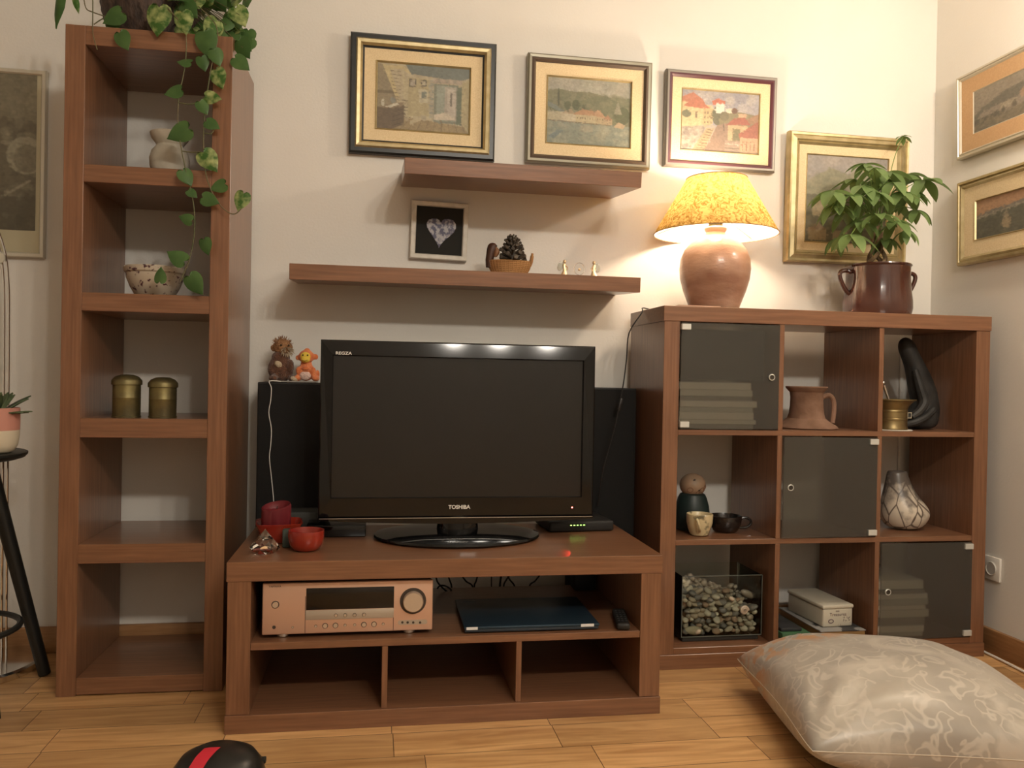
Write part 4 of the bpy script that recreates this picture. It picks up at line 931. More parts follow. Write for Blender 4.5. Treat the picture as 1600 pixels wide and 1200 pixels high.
cable([(681, 896), (683, 908), (690, 917), (700, 925), (705, 922), (697, 916), (688, 915), (683, 920)], -.235, -.235, 'looped black cable on the bench shelf just right of the receiver')
cable([(699, 893), (702, 905), (706, 919)], -.1, -.1, 'short black cable behind the bench above the looped cable')
cable([(717, 893), (728, 908), (739, 918)], -.1, -.1, 'black cable slanting to the right behind the laptop, left of centre'); cable([(748, 893), (744, 908), (741, 918)], -.11, -.11, 'black cable slanting to the left behind the laptop')
cable([(768, 893), (768, 918)], -.1, -.1, 'thin black cable hanging straight behind the laptop', .002); cable([(784, 893), (781, 918)], -.1, -.1, 'thick black cable behind the laptop, left of the crossing pair', .0036)
cable([(790, 893), (796, 905), (805, 919)], -.1, -.1, 'black cable of the crossing pair slanting right behind the laptop'); cable([(801, 893), (790, 908), (787, 919)], -.12, -.12, 'black cable of the crossing pair slanting left behind the laptop')
cable([(843, 899), (836, 908), (827, 917)], -.1, -.1, 'black cable slanting left behind the right end of the laptop')
o = MB().box(-.035, .035, -.06, 0, 0, .06, .004).go('power_adapter', blackmatte, loc=(at(915, 915, -.25).x-.008, -.215, .2264)); tag(o, 'small black box at the back right of the bench shelf', 'adapter')

# ---------------------------------------------------------------- on the lower wall shelf
def shz(y): return 1.2354+(y+.279)/.279*.018+.0006
bk = thing('carved_boat_basket', 'small brown woven boat-shaped basket with a carved head on the lower wall shelf', 'basket', (1.283, -.15, shz(-.15)+.001))
wick = mat('wicker', (.25, .11, .035), .7, col2=(.42, .22, .08), nscale=8, bump=.2)
mb = MB(); secs = []
for i in range(15):
    t = i/14; z = .002+.040*t; rx = .058+.014*math.sin(t*1.5)+(.0012 if i % 2 else 0); ry = .022+.012*math.sin(t*1.5)+(.0012 if i % 2 else 0); secs.append((0, 0, z, rx, ry))
secs += [(0, 0, .044, .070, .032), (0, 0, .036, .062, .026)]
mb.loft(secs, 40); hull = mb.go('hull', wick, bk)
mb = MB()
for k in range(34):
    a = 2*PI*k/34; mb.tube([(.0585*math.cos(a), .0225*math.sin(a), .003), (.068*math.cos(a), .030*math.sin(a), .02), (.0735*math.cos(a), .035*math.sin(a), .042)], .0016, 5)
mb.go('woven_ribs', wick, bk)
MB().tube(smoothpts([Vector((.066, 0, .03)), Vector((.072, 0, .045)), Vector((.075, 0, .062)), Vector((.076, 0, .072))], 3), [.007]*4+[.006]*3+[.004]*3, 8).go('stern_post', wick, bk)
dkw = mat('dark_carved_wood', (.055, .022, .012), .5); fcw = mat('carved_face_wood', (.22, .10, .045), .5)
MB().loft([(-.066, 0, .02, .013, .012), (-.067, 0, .045, .0135, .014), (-.064, 0, .065, .014, .0165), (-.060, 0, .08, .0165, .017), (-.058, 0, .092, .0155, .0155), (-.058, 0, .099, .009, .009), (-.058, 0, .101, .002, .002)], 20).go('figurehead', dkw, bk)
MB().loft([(-.049, -.004, .055, .006, .008), (-.046, -.005, .062, .009, .010), (-.0435, -.006, .071, .0095, .011), (-.0455, -.005, .08, .008, .010), (-.048, -.004, .086, .005, .007)], 16).go('carved_face', fcw, bk)
# pine cone resting in the basket
pc = thing('pine_cone', 'dark open-scaled pine cone standing in the boat basket', 'pine cone', (1.292, -.15, shz(-.15)+.0400))
cone = mat('pine_cone_scale', (.035, .028, .022), .7, col2=(.11, .085, .06), nscale=60); mb = MB()
mb.lathe([(0, 0), (.010, 0), (.012, .02), (.008, .06), (.003, .088), (0, .09)], n=14)
rq = random.Random(4)
for i in range(58):
    t = i/58; a = i*2.39996; z = .003+.085*t; R0 = .043*(1-t)**.75+.005; up_ = .15+.9*t
    d = Vector((math.cos(a), math.sin(a), up_)).normalized(); p0 = Vector((.006*math.cos(a), .006*math.sin(a), z)); p1 = p0+d*R0*rq.uniform(.8, 1.1)
    mb.tube([p0, p0.lerp(p1, .6), p1, p1+d*.002], [.002, .0035+.002*(1-t), .0055*(1-t)+.0025, .001], 6)
mb.go('scales', cone, pc)
clearg = bpy.data.materials.new('thin_clear_glass'); clearg.use_nodes = True; N = clearg.node_tree.nodes; L = clearg.node_tree.links
tb = N.new('ShaderNodeBsdfTransparent'); tb.inputs[0].default_value = (.93, .95, .93, 1); gb = N.new('ShaderNodeBsdfGlossy'); gb.inputs['Roughness'].default_value = .03; fr = N.new('ShaderNodeFresnel'); fr.inputs[0].default_value = 1.5; mx = N.new('ShaderNodeMixShader')
L.new(fr.outputs[0], mx.inputs[0]); L.new(tb.outputs[0], mx.inputs[1]); L.new(gb.outputs[0], mx.inputs[2]); L.new(mx.outputs[0], N['Material Output'].inputs[0])
gilt = mat('gilt_figurine', (.78, .58, .34), .3, metal=.6); figw = mat('glass_figurine', (.85, .8, .74), .1, trans=.85)
def angel(x, label, mirror=1):
    a = thing('angel_figurine', label, 'figurine', (x, -.2, shz(-.2)+.0006), 0, 'angel figurines on the lower wall shelf')
    MB().loft([(0, 0, 0, .012, .010), (0, 0, .004, .011, .009), (.002*mirror, 0, .015, .006, .006), (.001*mirror, 0, .026, .0055, .0045), (0, 0, .036, .006, .004), (0, 0, .040, .0028, .0028)], 16).go('body', gilt, a)
    MB().ball((.001*mirror, -.001, .046), (.0055, .0055, .0062), 2).go('head', gilt, a)
    MB().tube([(.004*mirror, -.003, .034), (.011*mirror, -.006, .026), (.008*mirror, -.008, .018)], .0018, 6).go('arm', gilt, a)
    for s_ in (-1, 1):
        MB().ball((-.011*mirror, s_*.004+.004, .032), (.010, .0012, .017), 3, Matrix.Rotation(.3*mirror, 3, 'Y')).go('wing', clearg if s_ < 0 else figw, a)
angel(1.456, 'tiny gold and glass angel figurine, the one nearer the pine cone'); angel(1.557, 'tiny gold and glass angel figurine at the right end of the lower wall shelf', -1)
gh = thing('glass_ornament', 'tiny clear glass arched ornament between the two angel figurines', 'ornament', (1.507, -.2, shz(-.2)+.0006))
ap = [Vector((.0175*math.cos(a)*(1 if abs(math.cos(a)) < .9 else 1), 0, .024+.020*math.sin(a))) for a in [2*PI*k/24 for k in range(25)]]
MB().tube(ap, .0013, 6, False).go('arch', figw, gh); MB().lathe([(0, 0), (.011, 0), (.012, .002), (.004, .005), (0, .005)], n=20).go('base', figw, gh); MB().ball((0, 0, .022), .0045, 2).go('bead', gilt, gh)

# ---------------------------------------------------------------- in the cube unit
ORD = ['lowest', 'second lowest', 'third', 'fourth', 'fifth', 'sixth', 'seventh', 'eighth', 'ninth']
def mag_stack(name_lab, x0, x1, zb, n, y0, seed, th=(.006, .022), grp=None, yd=.27):
    rr_ = random.Random(seed); z = zb+.0006; cols = [(.80, .78, .72), (.60, .59, .55), (.85, .83, .78), (.34, .34, .31), (.74, .72, .66)]
    for i in range(n):
        t = rr_.uniform(*th); c_ = cols[(i+seed) % 5]
        b = MB().box(0, x1-x0-rr_.uniform(0, .02), 0, yd-rr_.uniform(0, .02), 0, t-.0006, .001, 1).go('magazine_pile' if 0 else 'book', mat('book_cover_%d' % ((i+seed) % 5), c_, .6), loc=(x0+rr_.uniform(0, .01), y0+rr_.uniform(0, .008), z))
        pos = 'topmost' if i == n-1 else ORD[i]+(' from the bottom' if i > 1 else '')
        tag(b, 'blurred flat book, %s of the stack behind the %s glass door' % (pos, name_lab), 'book', grp); z += t
mag_stack('top left', 1.80, 2.06, .7518, 8, -.355, 3, (.014, .024), 'books stacked behind the top left glass door')
o = MB().box(2.494-.70, 2.115-.002, -.30, -.02, 0, .165, .003).go('added_dark_box', mat('added_box_dark', (.035, .035, .032), .6), loc=(0, 0, .9075)); tag(o, 'added dark box on the blurred book stack, darkening the top left glass door', 'box')  # added box, darkens what shows through the glass above the books
mag_stack('bottom right', 2.503, 2.69, .0657, 9, -.355, 1, (.014, .030), 'books stacked behind the bottom right glass door')
terra = mat('unglazed_clay', (.16, .085, .05), .85, col2=(.26, .15, .10), nscale=12, bump=.25, bscale=50)
jg = thing('clay_jug', 'brown unglazed clay jug with a wide flat foot and loop handle, top middle cube', 'jug', (2.298, -.245, .7524))
MB().lathe([(0, 0), (.100, 0), (.104, .003), (.100, .009), (.078, .022), (.062, .034), (.057, .05), (.054, .075), (.053, .105), (.055, .122), (.066, .134), (.069, .139), (.067, .142), (.060, .138), (.049, .122), (.047, .08), (0, .05)], n=52, wob=.012).go('body', terra, jg)
MB().tube(smoothpts([Vector(p) for p in ((.045, -.02, .105), (.062, -.026, .113), (.075, -.03, .106), (.081, -.033, .085), (.080, -.034, .055), (.076, -.034, .02))], 4), .0085, 10).go('handle', terra, jg)
# brass mortar on a cloth
cl = MB().lathe([(0, 0), (.066, 0), (.068, .001), (.067, .0025), (0, .003)], n=40, wob=.02).go('white_cloth', mat('white_cloth_weave', (.68, .64, .56), .9, bump=.3, bscale=400), loc=(2.578, -.30, .7522)); tag(cl, 'small round white doily under the brass mortar', 'cloth')
mt = thing('brass_mortar', 'polished brass mortar with a flared rim, top right cube', 'mortar', (2.578, -.30, .7556))
brassp = mat('polished_brass', (.30, .225, .10), .4, metal=.85, col2=(.20, .145, .07), nscale=14)
MB().lathe([(0, 0), (.052, 0), (.052, .006), (.050, .010), (.050, .030), (.0515, .032), (.0515, .036), (.050, .038), (.050, .058), (.0515, .060), (.0515, .063), (.050, .066), (.056, .080), (.068, .094), (.077, .098), (.077, .101), (.066, .100), (.052, .085), (.044, .06), (.044, .012), (0, .01)], n=56).go('bowl', brassp, mt)
pe = thing('pestle', 'thin metal pestle leaning in the brass mortar', 'pestle', (2.578, -.30, .768)); MB().tube([(.022, 0, .0), (-.012, 0, .088), (-.030, 0, .135)], [.008, .0045, .0055], 12).ball((-.0335, 0, .143), .0075, 2).go('rod', silver, pe)
# dark sculpture: lofted from its outline
sy = -.225
outl = [(1413, 1417, 527), (1407, 1424, 530.5), (1405, 1428, 537), (1405, 1431, 545), (1408, 1435, 553), (1412, 1440, 563), (1416, 1446, 575), (1418, 1452, 587), (1420, 1458, 600), (1422, 1462, 613), (1425, 1464, 625), (1422, 1465, 636), (1416, 1465, 645), (1410, 1463, 654), (1407, 1461, 662), (1408, 1455, 667.5)]
secs = []
for i, (ul, ur, v_) in enumerate(outl[::-1]):
    a, b = at(ul, v_, sy), at(ur, v_, sy); zz = a.z if i else .7524
    ry = (b.x-a.x)*.5*(.9 if v_ < 600 else .78); secs.append(((a.x+b.x)/2, sy+.0, max(zz, .7524+.002*i), (b.x-a.x)/2, ry))
sc = thing('dark_figure_sculpture', 'black stone sculpture of a bowed cloaked seated figure, top right cube', 'sculpture', (2.74, sy, .7524))
blk = mat('black_stone', (.014, .013, .012), .6, col2=(.030, .029, .027), nscale=22, bump=.12, bscale=60)
l = Vector((2.74, sy, .7524)); o = MB().loft([(a-l.x, b-l.y, z-l.z, rx, ry) for a, b, z, rx, ry in secs], 36).go('body', blk, sc)
ss = o.modifiers.new('soft', 'SUBSURF'); ss.levels = ss.render_levels = 1
def sp_(u, v_, y): return at(u, v_, y)-l
MB().tube(smoothpts([sp_(1430, 578, sy-.030), sp_(1438, 605, sy-.042), sp_(1444, 628, sy-.050), sp_(1436, 643, sy-.060), sp_(1424, 652, sy-.064)], 4), [.010+.006*math.sin(PI*i/16) for i in range(17)], 10).go('arm', blk, sc)
MB().tube(smoothpts([sp_(1458, 640, sy-.045), sp_(1446, 652, sy-.064), sp_(1430, 660, sy-.07), sp_(1412, 664, sy-.055)], 4), .0125, 10).go('folded_leg', blk, sc)
q = sp_(1421, 649, sy-.088); MB().box(q.x-.008, q.x+.008, q.y-.001, q.y+.001, q.z-.010, q.z+.010, .0004, 1).go('label_plate', mat('label_edge', (.5, .44, .32), .5), sc); MB().box(q.x-.0055, q.x+.0055, q.y-.0016, q.y-.0011, q.z-.0075, q.z+.0075).go('label_panel', mat('label_dark', (.03, .03, .03), .5), sc)
# row 2
dl = thing('wooden_doll', 'round-headed painted doll with a dark teal body, middle left cube', 'doll', (1.915, -.2, .4058))
MB().lathe([(0, 0), (.052, 0), (.056, .004), (.058, .02), (.0585, .05), (.055, .08), (.048, .105), (.042, .118), (.03, .124), (0, .126)], n=44).go('body', mat('dark_teal_paint', (.010, .020, .019), .45, col2=(.016, .034, .032), nscale=10), dl)
dh = MB().ball((0, 0, .148), (.0435, .0435, .040), 4).go('head', mat('painted_wood_head', (.24, .17, .11), .5, col2=(.36, .22, .14), nscale=16), dl)
for x, z, r in ((-.008, .168, .005), (.006, .137, .004)): MB().ball((x, -math.sqrt(max(.0435**2-x*x-(z-.148)**2*1.2, 0))+.001, z), (r, .0015, r), 2).go('painted_mark', mat('dark_paint', (.03, .015, .01), .5), dh)
def ringmark(px, pz, r):
    pts = []
    for k in range(17):
        a = 2*PI*k/16; x = px+r*math.cos(a); z = pz+r*math.sin(a); pts.append((x, -math.sqrt(max(.0437**2-x*x-((z-.148)*1.09)**2, 0)), z))
    MB().tube(pts, .0008, 5, False).go('painted_ring', mat('brown_paint', (.14, .05, .02), .5), dh)
for a_ in ((-.022, .136, .008), (.018, .136, .008), (.004, .127, .006), (.032, .145, .006)): ringmark(*a_)
cp_ = thing('cream_cup', 'small cream speckled cup in front of the doll', 'cup', (1.898, -.305, .4058))
crm = mat('cream_glaze', (.56, .46, .27), .3, col2=(.14, .12, .07), nscale=30, ramp=(.56, .66), coat=.3)
MB().lathe([(0, 0), (.024, 0), (.029, .003), (.036, .02), (.0415, .042), (.0425, .06), (.0425, .068), (.041, .070), (.039, .067), (.037, .04), (.025, .01), (0, .008)], n=44, wob=.01).go('bowl', crm, cp_)
MB().tube(smoothpts([Vector(p) for p in ((-.022, -.034, .056), (-.028, -.048, .058), (-.025, -.055, .045), (-.018, -.050, .028), (-.012, -.034, .018))], 4), .0042, 8).go('handle', crm, cp_)
bc = thing('black_cup', 'wide black glazed cup with a loop handle, beside the cream cup', 'cup', (2.012, -.25, .4058))
bg = mat('black_glaze', (.014, .011, .010), .2, coat=.4)
MB().lathe([(0, 0), (.034, 0), (.040, .004), (.049, .02), (.053, .04), (.054, .052), (.052, .054), (.049, .045), (.044, .02), (.02, .01), (0, .009)], n=44).go('bowl', bg, bc)
MB().tube(smoothpts([Vector(p) for p in ((.048, 0, .04), (.066, -.004, .046), (.084, -.006, .040), (.088, -.006, .026), (.074, -.004, .014), (.050, 0, .012))], 4), .0045, 8).go('handle', bg, bc)
vy = -.235
vo = [(1393, 1430, 832), (1386, 1437, 828), (1381, 1443, 820), (1379, 1447, 811), (1379, 1446, 803), (1380, 1441, 795), (1381, 1433, 786), (1383, 1426, 775), (1385, 1421, 765), (1386.5, 1417.5, 755), (1388, 1415, 747), (1390, 1414, 744.5)]
secs = []
for i, (ul, ur, v_) in enumerate(vo):
    a, b = at(ul, v_, vy), at(ur, v_, vy); secs.append((a.x, b.x, a.z))
z0v = secs[0][2]; VX = 2.70; vs = [((a+b)/2-VX, 0, (z-z0v)*1.03, (b-a)/2, (b-a)/2*.92) for a, b, z in secs]
vs += [(vs[-1][0], 0, vs[-1][2]-.004, vs[-1][3]*.78, vs[-1][4]*.78), (vs[-1][0], 0, vs[-1][2]-.03, vs[-1][3]*.7, vs[-1][4]*.7)]
rk = bpy.data.materials.new('raku_glaze'); rk.use_nodes = True; N = rk.node_tree.nodes; L = rk.node_tree.links; b_ = N['Principled BSDF']; b_.inputs['Roughness'].default_value = .35
tc = N.new('ShaderNodeTexCoord'); vr = N.new('ShaderNodeTexVoronoi'); vr.feature = 'DISTANCE_TO_EDGE'; vr.inputs['Scale'].default_value = 26; mp = N.new('ShaderNodeMapping'); mp.inputs['Scale'].default_value = (1, 1, .45); L.new(tc.outputs['Object'], mp.inputs[0]); L.new(mp.outputs[0], vr.inputs[0])
r1 = N.new('ShaderNodeValToRGB'); r1.color_ramp.elements[0].position = .02; r1.color_ramp.elements[1].position = .06; r1.color_ramp.elements[0].color = (.12, .09, .07, 1); r1.color_ramp.elements[1].color = (.60, .53, .43, 1); L.new(vr.outputs[0], r1.inputs[0])
nz = N.new('ShaderNodeTexNoise'); nz.inputs['Scale'].default_value = 30; nz.inputs['Detail'].default_value = 5; L.new(tc.outputs['Object'], nz.inputs[0]); sx_ = N.new('ShaderNodeSeparateXYZ'); L.new(tc.outputs['Object'], sx_.inputs[0])
ma = N.new('ShaderNodeMath'); ma.operation = 'MULTIPLY_ADD'; ma.inputs[1].default_value = 3.2; L.new(sx_.outputs[2], ma.inputs[0]); L.new(nz.outputs['Fac'], ma.inputs[2])
r2 = N.new('ShaderNodeValToRGB'); r2.color_ramp.elements[0].position = .72; r2.color_ramp.elements[1].position = .98; L.new(ma.outputs[0], r2.inputs[0])
mxc = N.new('ShaderNodeMix'); mxc.data_type = 'RGBA'; mxc.inputs['B'].default_value = (.13, .11, .095, 1); L.new(r2.outputs[0], mxc.inputs['Factor']); L.new(r1.outputs[0], mxc.inputs['A']); L.new(mxc.outputs['Result'], b_.inputs['Base Color'])
o = MB().loft(vs, 40).go('raku_vase', rk, loc=(VX, vy, .4058)); ss = o.modifiers.new('soft', 'SUBSURF'); ss.levels = ss.render_levels = 1
tag(o, 'lopsided white crackled vase with a smoky grey neck, middle right cube', 'vase')
# row 3: tank with pebbles
tk = thing('glass_tank', 'rectangular clear glass tank full of pebbles and shells, bottom left cube', 'tank', (1.97, -.24, .0663))
MB().box(-.130, .130, -.085, .09, 0, .016, .002).go('base', mat('tank_base', (.03, .028, .024), .5), tk)
mb = MB(); t_ = .0025; X0, X1, Y0, Y1, Z0, Z1 = -.137, .137, -.092, .095, .0165, .212
mb.box(X0, X1, Y0, Y0+t_, Z0, Z1).box(X0, X1, Y1-t_, Y1, Z0, Z1).box(X0, X0+t_, Y0+t_+.0001, Y1-t_-.0001, Z0, Z1).box(X1-t_, X1, Y0+t_+.0001, Y1-t_-.0001, Z0, Z1).box(X0+t_, X1-t_, Y0+t_, Y1-t_, Z0, Z0+.002)
mb.go('glass_wall', clearg, tk, smooth=False)
mb = MB(); em = mat('glass_edge', (.13, .14, .12), .2)
mb.box(X0, X1, Y0-.0006, Y0+.0014, Z1-.0012, Z1+.001).box(X0-.0006, X0+.0012, Y0-.0006, Y0+.0014, Z0, Z1).box(X1-.0012, X1+.0006, Y0-.0006, Y0+.0014, Z0, Z1).box(X0, X1, Y0-.0006, Y0+.0014, Z0-.0005, Z0+.002).go('glass_edge', em, tk, smooth=False)
pcols = [(.27, .23, .17), (.38, .33, .24), (.20, .18, .15), (.46, .41, .31), (.16, .15, .13), (.33, .27, .19), (.30, .20, .13), (.52, .46, .34)]
pcols = [tuple(min(.85, x*1.55) for x in c_) for c_ in pcols]
pm = [mat('pebble_%d' % i, c_, .6, col2=tuple(x*.72 for x in c_), nscale=50) for i, c_ in enumerate(pcols)]
rp = random.Random(21); stones = []
def heap(x, y): return .115+.045*max(0, min(1, (-x+.10)/.2))+.03*(y+.24+.09)/.18-.012*abs(x)/.13
d_ = .0205; nz_ = 0
z = .0663+.0185+.011; lay = 0
while z < .27:
    ny = 8; nx = 12
    for j in range(ny):
        for i in range(nx):
            x = -.120+.240*(i+.5*(lay % 2)*.9)/(nx-.5); y = -.240-.076+.022*j+.004*(lay % 2)
            if z-.0663 < heap(x, y)+rp.uniform(-.008, .008): stones.append((max(-.118, min(.118, x))+1.97+rp.uniform(-.006, .006), y+rp.uniform(-.003, .003), z+rp.uniform(-.005, .005), j, lay))
    z += .0175; lay += 1
stones.sort(key=lambda s_: s_[3]-.28*s_[4])
protos = []
for i in range(8):
    mb = MB(); mb.ball((0, 0, 0), 1, 2)
    sd = rp.uniform(0, 9)
    for v_ in mb.bm.verts:
        q = v_.co; v_.co = q*(1+.13*math.sin(q.x*2.3+sd)+.10*math.sin(q.y*3.1+sd*2)+.08*math.cos(q.z*2.7+sd*3))
    protos.append(mb)
pmesh = []
for i, mb in enumerate(protos):
    o = mb.go('pebble', pm[i], ang=180); pmesh.append(o.data); bpy.data.objects.remove(o)
def stone_M(rp):
    s_ = .0102*rp.choice((.8, .95, 1.1, 1.2, 1.4)); return (s_*rp.uniform(1.0, 1.28), s_*rp.uniform(.85, 1.0), s_*rp.uniform(.62, .9)), (rp.uniform(-.6, .6), rp.uniform(-.6, .6), rp.uniform(0, 6))
for s_ in stones[:260]:
    sc_, ro = stone_M(rp); o = bpy.data.objects.new('pebble', pmesh[rp.randrange(8)]); COL.objects.link(o); o.location = s_[:3]; o.scale = sc_; o.rotation_euler = ro
    tag(o, 'rounded beige or grey pebble inside the glass tank', 'pebble', 'pebbles in the glass tank')
if stones[260:]:
    mb = MB()
    from mathutils import Euler
    for s_ in stones[260:]:
        sc_, ro = stone_M(rp); mb.ball(s_[:3], sc_, 1, Euler(ro).to_matrix())
    tag(mb.go('pebbles', pm[0], ang=180), 'mass of pebbles at the back and bottom of the glass tank', 'pebbles', kind='stuff')
shm = mat('pearly_shell', (.55, .47, .38), .3, col2=(.40, .31, .22), nscale=20)
p = at(1162, 953, -.325); o = MB().tube([(.013*(1-i/40)*math.cos(i*.42), -.004-.010*(i/40)*0-.008*i/40, .013*(1-i/40)*math.sin(i*.42)) for i in range(41)], [.0052*(1-i/44) for i in range(41)], 8).go('spiral_shell', shm, loc=p); tag(o, 'pale spiral sea shell against the front glass of the tank', 'shell')
p = at(1084, 985, -.322); o = MB().ball((0, 0, 0), (.031, .008, .014), 3, Matrix.Rotation(.1, 3, 'Y')).go('flat_stone', mat('pale_flat_stone', (.50, .44, .30), .7, col2=(.40, .34, .22), nscale=30, bump=.4), loc=p); tag(o, 'large pale flat stone in the lower left front of the tank', 'stone')
p = at(1168, 928, -.26); o = MB().ball((0, 0, 0), (.026, .014, .012), 3, Matrix.Rotation(.45, 3, 'Y')).go('large_shell', shm, loc=p); tag(o, 'long pale shell lying on top of the pebbles at the right', 'shell')
# stack of things in the bottom middle cube
bxm = mat('book_leather', (.030, .017, .010), .5); gpm = mat('gilt_pages', (.30, .18, .07), .5)
bk2 = thing('thick_album', 'thick dark album with gilt page edges under the cream tin', 'book', (2.385, -.22, .0663), 0)
MB().box(-.085, .078, -.140, .14, .0, .004, .001).go('cover', bxm, bk2); MB().box(-.080, .076, -.137, .135, .0042, .026, .0006).go('pages', gpm, bk2); MB().box(-.085, .078, -.140, .14, .0262, .030, .001).go('cover', mat('album_grey_cover', (.30, .29, .27), .6, col2=(.05, .05, .05), nscale=12, ramp=(.5, .55)), bk2)
tn = thing('cream_tin', 'cream rectangular tin box with a lid and printed front', 'tin', (2.376, -.215, .0970), .06)
crt = mat('cream_tin_paint', (.56, .52, .42), .4)
MB().box(-.056, .056, -.110, .10, 0, .062, .006, 3).go('body', crt, tn); MB().box(-.0585, .0585, -.1125, .1025, .060, .074, .005, 3).go('lid', crt, tn)
inkm = mat('tin_ink', (.16, .11, .12), .6); text('printed_word', 'Treasures', .0155, inkm, tn, (.0, -.1104, .0415), ext=.0002)
text('printed_top_word', 'little', .008, inkm, tn, (-.002, -.1104, .0525), ext=.0002)
mb = MB(); mb.tube([(-.026+.009*math.cos(2*PI*k/24), -.1105, .020+.006*math.sin(2*PI*k/24)) for k in range(25)], .0015, 6, False); rk_ = random.Random(2)
for k in range(16): x = rk_.uniform(0, .046); z = rk_.uniform(.008, .033); mb.tube([(x, -.1105, z), (x+rk_.uniform(-.008, .008), -.1105, z+rk_.uniform(-.006, .006))], .0005, 4)
mb.go('printed_pattern', inkm, tn)
o = MB().box(-.05, .05, -.10, .10, 0, .022, .003).go('green_box', mat('green_card', (.05, .13, .06), .5), loc=(2.225, -.245, .0663)); tag(o, 'green box on the floor of the bottom middle cube, left of the album', 'box')
o = MB().box(-.034, .04, -.085, .095, 0, .012, .003).go('black_case', mat('dark_grey_leather', (.03, .032, .035), .5), loc=(2.212, -.245, .0889)); tag(o, 'flat dark grey case lying on the green box', 'case')
o = MB().box(-.007, .007, -.004, 0, -.003, .01, .001).go('metal_clasp', silver, loc=(.006, -.1005, .012)); o.parent = bpy.data.objects['green_box']

# white wall strip, socket, floor cable
tag(MB().box(-.006, .006, -.010, 0, .086, 1.12, .002).go('white_wall_strip', white, loc=(2.818, -.001, 0)), 'white vertical strip on the wall behind the right cubes', 'cable channel')  # plain white strip upright on the wall behind the cubes
so = thing('wall_socket', 'white square electric socket low on the right wall', 'socket', (XR-.0005, -.352, .287)); MB().box(-.009, 0, -.036, .036, -.040, .040, .003).go('plate', white, so)
MB().lathe([(.024, .001), (.022, -.004), (.020, -.002), (0, -.002)], n=32, M=Matrix.Translation((-.0095, 0, 0)) @ Matrix.Rotation(PI/2, 4, 'Y')).go('socket_ring', mat('socket_grey', (.5, .48, .44), .4), so)  # ring in plain grey, darker than the plate
P = [Vector((2.90, -.20, .006)), Vector((2.905, -.33, .006)), Vector((2.90, -.45, .006)), Vector((2.885, -.6, .006)), Vector((2.86, -.8, .006))]
tag(MB().tube(loc(smoothpts(P, 5), P[0]), .0042, 8).go('white_floor_cable', white, loc=P[0]), 'white cable running along the floor beside the right wall', 'cable')

# ---------------------------------------------------------------- floor cushion
def cushion():
    A, Bc, D = Vector((1.905, -.555)), Vector((1.805, -1.16)), Vector((2.56, -.72)); Cc = Bc+(D-A)
    n = 56; mb = MB(); V = {}
    rr_ = random.Random(9)
    for side in (1, -1):
        for i in range(n+1):
            for j in range(n+1):
                u, v_ = i/n, j/n
                if side == -1 and (i in (0, n) or j in (0, n)): V[side, i, j] = V[1, i, j]; continue
                uu, vv = 2*u-1, 2*v_-1
                cr_ = 1-.035*(abs(uu)*abs(vv))**5; pin = (1-.07*(1-vv*vv)*abs(uu)**3)*cr_; pin2 = (1-.07*(1-uu*uu)*abs(vv)**3)*cr_
                uq = (uu*pin+1)/2; vq = (vv*pin2+1)/2
                p = A*(1-uq)*(1-vq)+D*uq*(1-vq)+Bc*(1-uq)*vq+Cc*uq*vq
                prof = ((1-abs(uu)**2.6)*(1-abs(vv)**2.6))**.42*(1-.20*(uu*uu+vv*vv)*.9)
                # wrinkles radiating from the corners
                wr = 0
                for cu, cv in ((0, 0), (1, 0), (0, 1), (1, 1)):
                    dx, dy = u-cu, v_-cv; r = math.hypot(dx, dy)+1e-6; an = math.atan2(dy, dx); wr += .010*math.sin(an*13+cu*2+cv)*math.exp(-((r-.22)/.16)**2)
                wr += .004*math.sin(9*u+5*v_)+.003*math.sin(17*v_-6*u)
                base = .092
                if side == 1: z = base+.142*prof*(1-.06*vv-.10*uu)+wr*prof
                else: z = base-.090*min(1, prof*1.5)
                V[side, i, j] = mb.bm.verts.new((p.x, p.y, z))
        for i in range(n):
            for j in range(n):
                q = [V[side, i, j], V[side, i+1, j], V[side, i+1, j+1], V[side, i, j+1]]
                mb.bm.faces.new(q if side == 1 else q[::-1])
    seam = [V[1, 0, j].co.copy() for j in range(n+1)]+[V[1, i, n].co.copy() for i in range(1, n+1)]+[V[1, n, j].co.copy() for j in range(n-1, -1, -1)]+[V[1, i, 0].co.copy() for i in range(n-1, 0, -1)]
    return mb, seam+[seam[0]]
m = bpy.data.materials.new('satin_print'); m.use_nodes = True; N = m.node_tree.nodes; L = m.node_tree.links; b_ = N['Principled BSDF']; b_.inputs['Roughness'].default_value = .36; b_.inputs['Sheen Weight'].default_value = .25
tc = N.new('ShaderNodeTexCoord')
def nz2(sc_, det, dist=0):
    n = N.new('ShaderNodeTexNoise'); n.inputs['Scale'].default_value = sc_; n.inputs['Detail'].default_value = det; n.inputs['Distortion'].default_value = dist; L.new(tc.outputs['Object'], n.inputs['Vector']); return n.outputs['Fac']
def rmp(src, stops):
    r = N.new('ShaderNodeValToRGB'); e = r.color_ramp.elements
    while len(e) < len(stops): e.new(.5)
    for k, (p_, c_) in enumerate(stops): e[k].position = p_; e[k].color = (*c_, 1)
    L.new(src, r.inputs['Fac']); return r.outputs['Color']
w_, g_ = (1, 1, 1), (0, 0, 0)
basec = rmp(nz2(5, 3), [(.35, (.33, .295, .25)), (.65, (.43, .385, .32))])
curl = rmp(nz2(17, 1.2, .9), [(.44, g_), (.47, w_), (.50, w_), (.53, g_)])
patch = rmp(nz2(8, 4, .5), [(.50, g_), (.66, w_)])
orng = rmp(nz2(21, 4, .4), [(.48, g_), (.55, w_)])
sp3 = N.new('ShaderNodeSeparateXYZ'); L.new(tc.outputs['Object'], sp3.inputs[0])
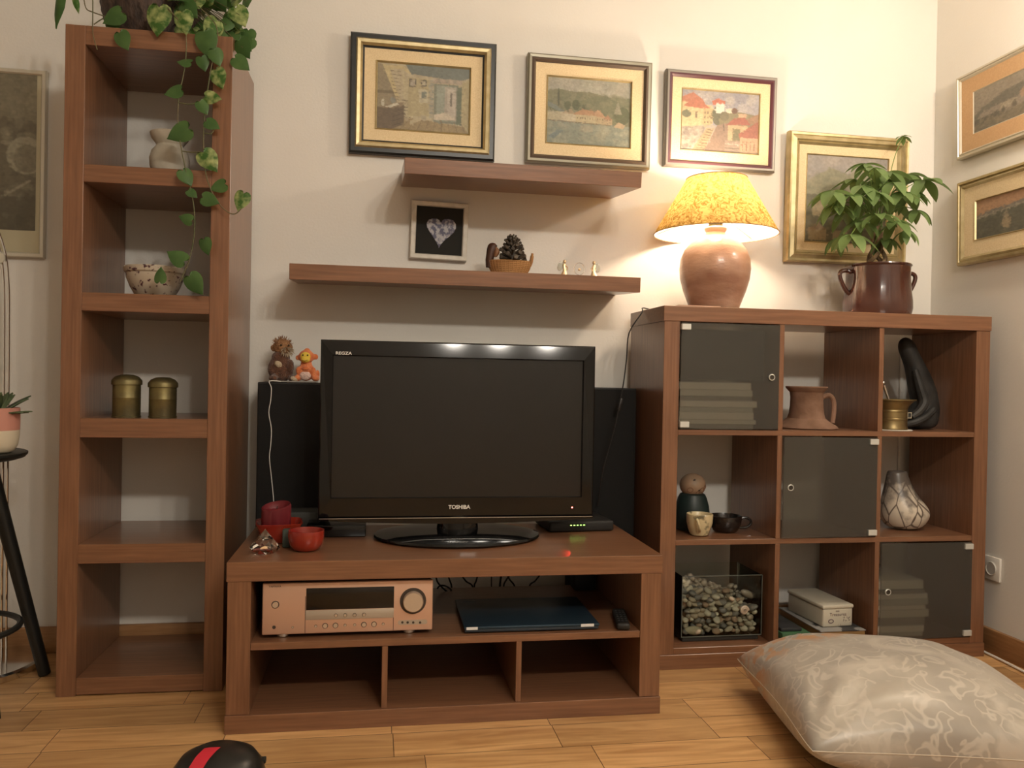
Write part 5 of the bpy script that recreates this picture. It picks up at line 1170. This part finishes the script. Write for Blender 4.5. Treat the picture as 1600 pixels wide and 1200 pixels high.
zone = N.new('ShaderNodeMapRange'); L.new(sp3.outputs[1], zone.inputs[0]); zone.inputs[1].default_value = -.02; zone.inputs[2].default_value = .05; zone.inputs[3].default_value = 0; zone.inputs[4].default_value = 1
def mixc(f, a, b):
    x = N.new('ShaderNodeMix'); x.data_type = 'RGBA'; L.new(f, x.inputs['Factor'])
    for nm, s_ in (('A', a), ('B', b)):
        if isinstance(s_, tuple): x.inputs[nm].default_value = (*s_, 1)
        else: L.new(s_, x.inputs[nm])
    return x.outputs['Result']
mu = N.new('ShaderNodeMath'); mu.operation = 'MULTIPLY'; L.new(orng, mu.inputs[0]); L.new(zone.outputs[0], mu.inputs[1])
c1 = mixc(curl, basec, (.50, .45, .38)); c2 = mixc(patch, c1, (.50, .45, .38)); c3 = mixc(mu.outputs[0], c2, (.50, .26, .11)); L.new(c3, b_.inputs['Base Color'])
bn = N.new('ShaderNodeBump'); bn.inputs['Strength'].default_value = .25; bn.inputs['Distance'].default_value = .01; L.new(nz2(10, 3, .6), bn.inputs['Height']); L.new(bn.outputs[0], b_.inputs['Normal'])
cu = thing('floor_cushion', 'large puffy satin cushion with a pale grey and orange print lying on the floor', 'cushion', (2.24, -.80, 0))
mb, seam = cushion(); l = Vector((2.24, -.80, 0))
for v_ in mb.bm.verts: v_.co -= l
mb.go('cover', m, cu, ang=180)
MB().tube([p-l for p in seam], .0013, 6, False).go('seam_piping', mat('seam_thread', (.55, .48, .38), .6), cu)

# ---------------------------------------------------------------- rounded black thing at the bottom edge
dm = thing('black_rounded_case', 'black rounded plastic case with a red strip, cut off at the bottom edge', 'case', (.53, -.97, 0))
MB().lathe([(0, .001), (.085, .001), (.098, .012), (.1, .028), (.094, .05), (.078, .072), (.05, .086), (.02, .091), (0, .0915)], n=64).go('shell', mat('satin_black_plastic', (.016, .016, .014), .32), dm)
def dome(x, y):
    r = math.hypot(x, y); pr = [(0, .0915), (.02, .091), (.05, .086), (.078, .072), (.094, .05)]
    for (r0, z0_), (r1_, z1_) in zip(pr, pr[1:]):
        if r <= r1_: return z0_+(z1_-z0_)*(r-r0)/(r1_-r0)
    return .05
mb = MB(); rows = []
for i in range(10):
    t = i/9; cx_, cy_ = -.012-.028*t, .000-.075*t; rows.append([mb.bm.verts.new((cx_+s_, cy_+s_*-.1, dome(cx_+s_, cy_+s_*-.1)+.0012)) for s_ in (-.017, -.006, .006, .017)])
for a, b in zip(rows, rows[1:]):
    for k in range(3): mb.bm.faces.new([a[k], a[k+1], b[k+1], b[k]])
mb.go('red_strip', mat('red_strip', (.62, .03, .05), .5), dm, ang=180)
MB().box(.080, .097, .020, .034, .040, .052, .002).go('lug', blackmatte, dm)
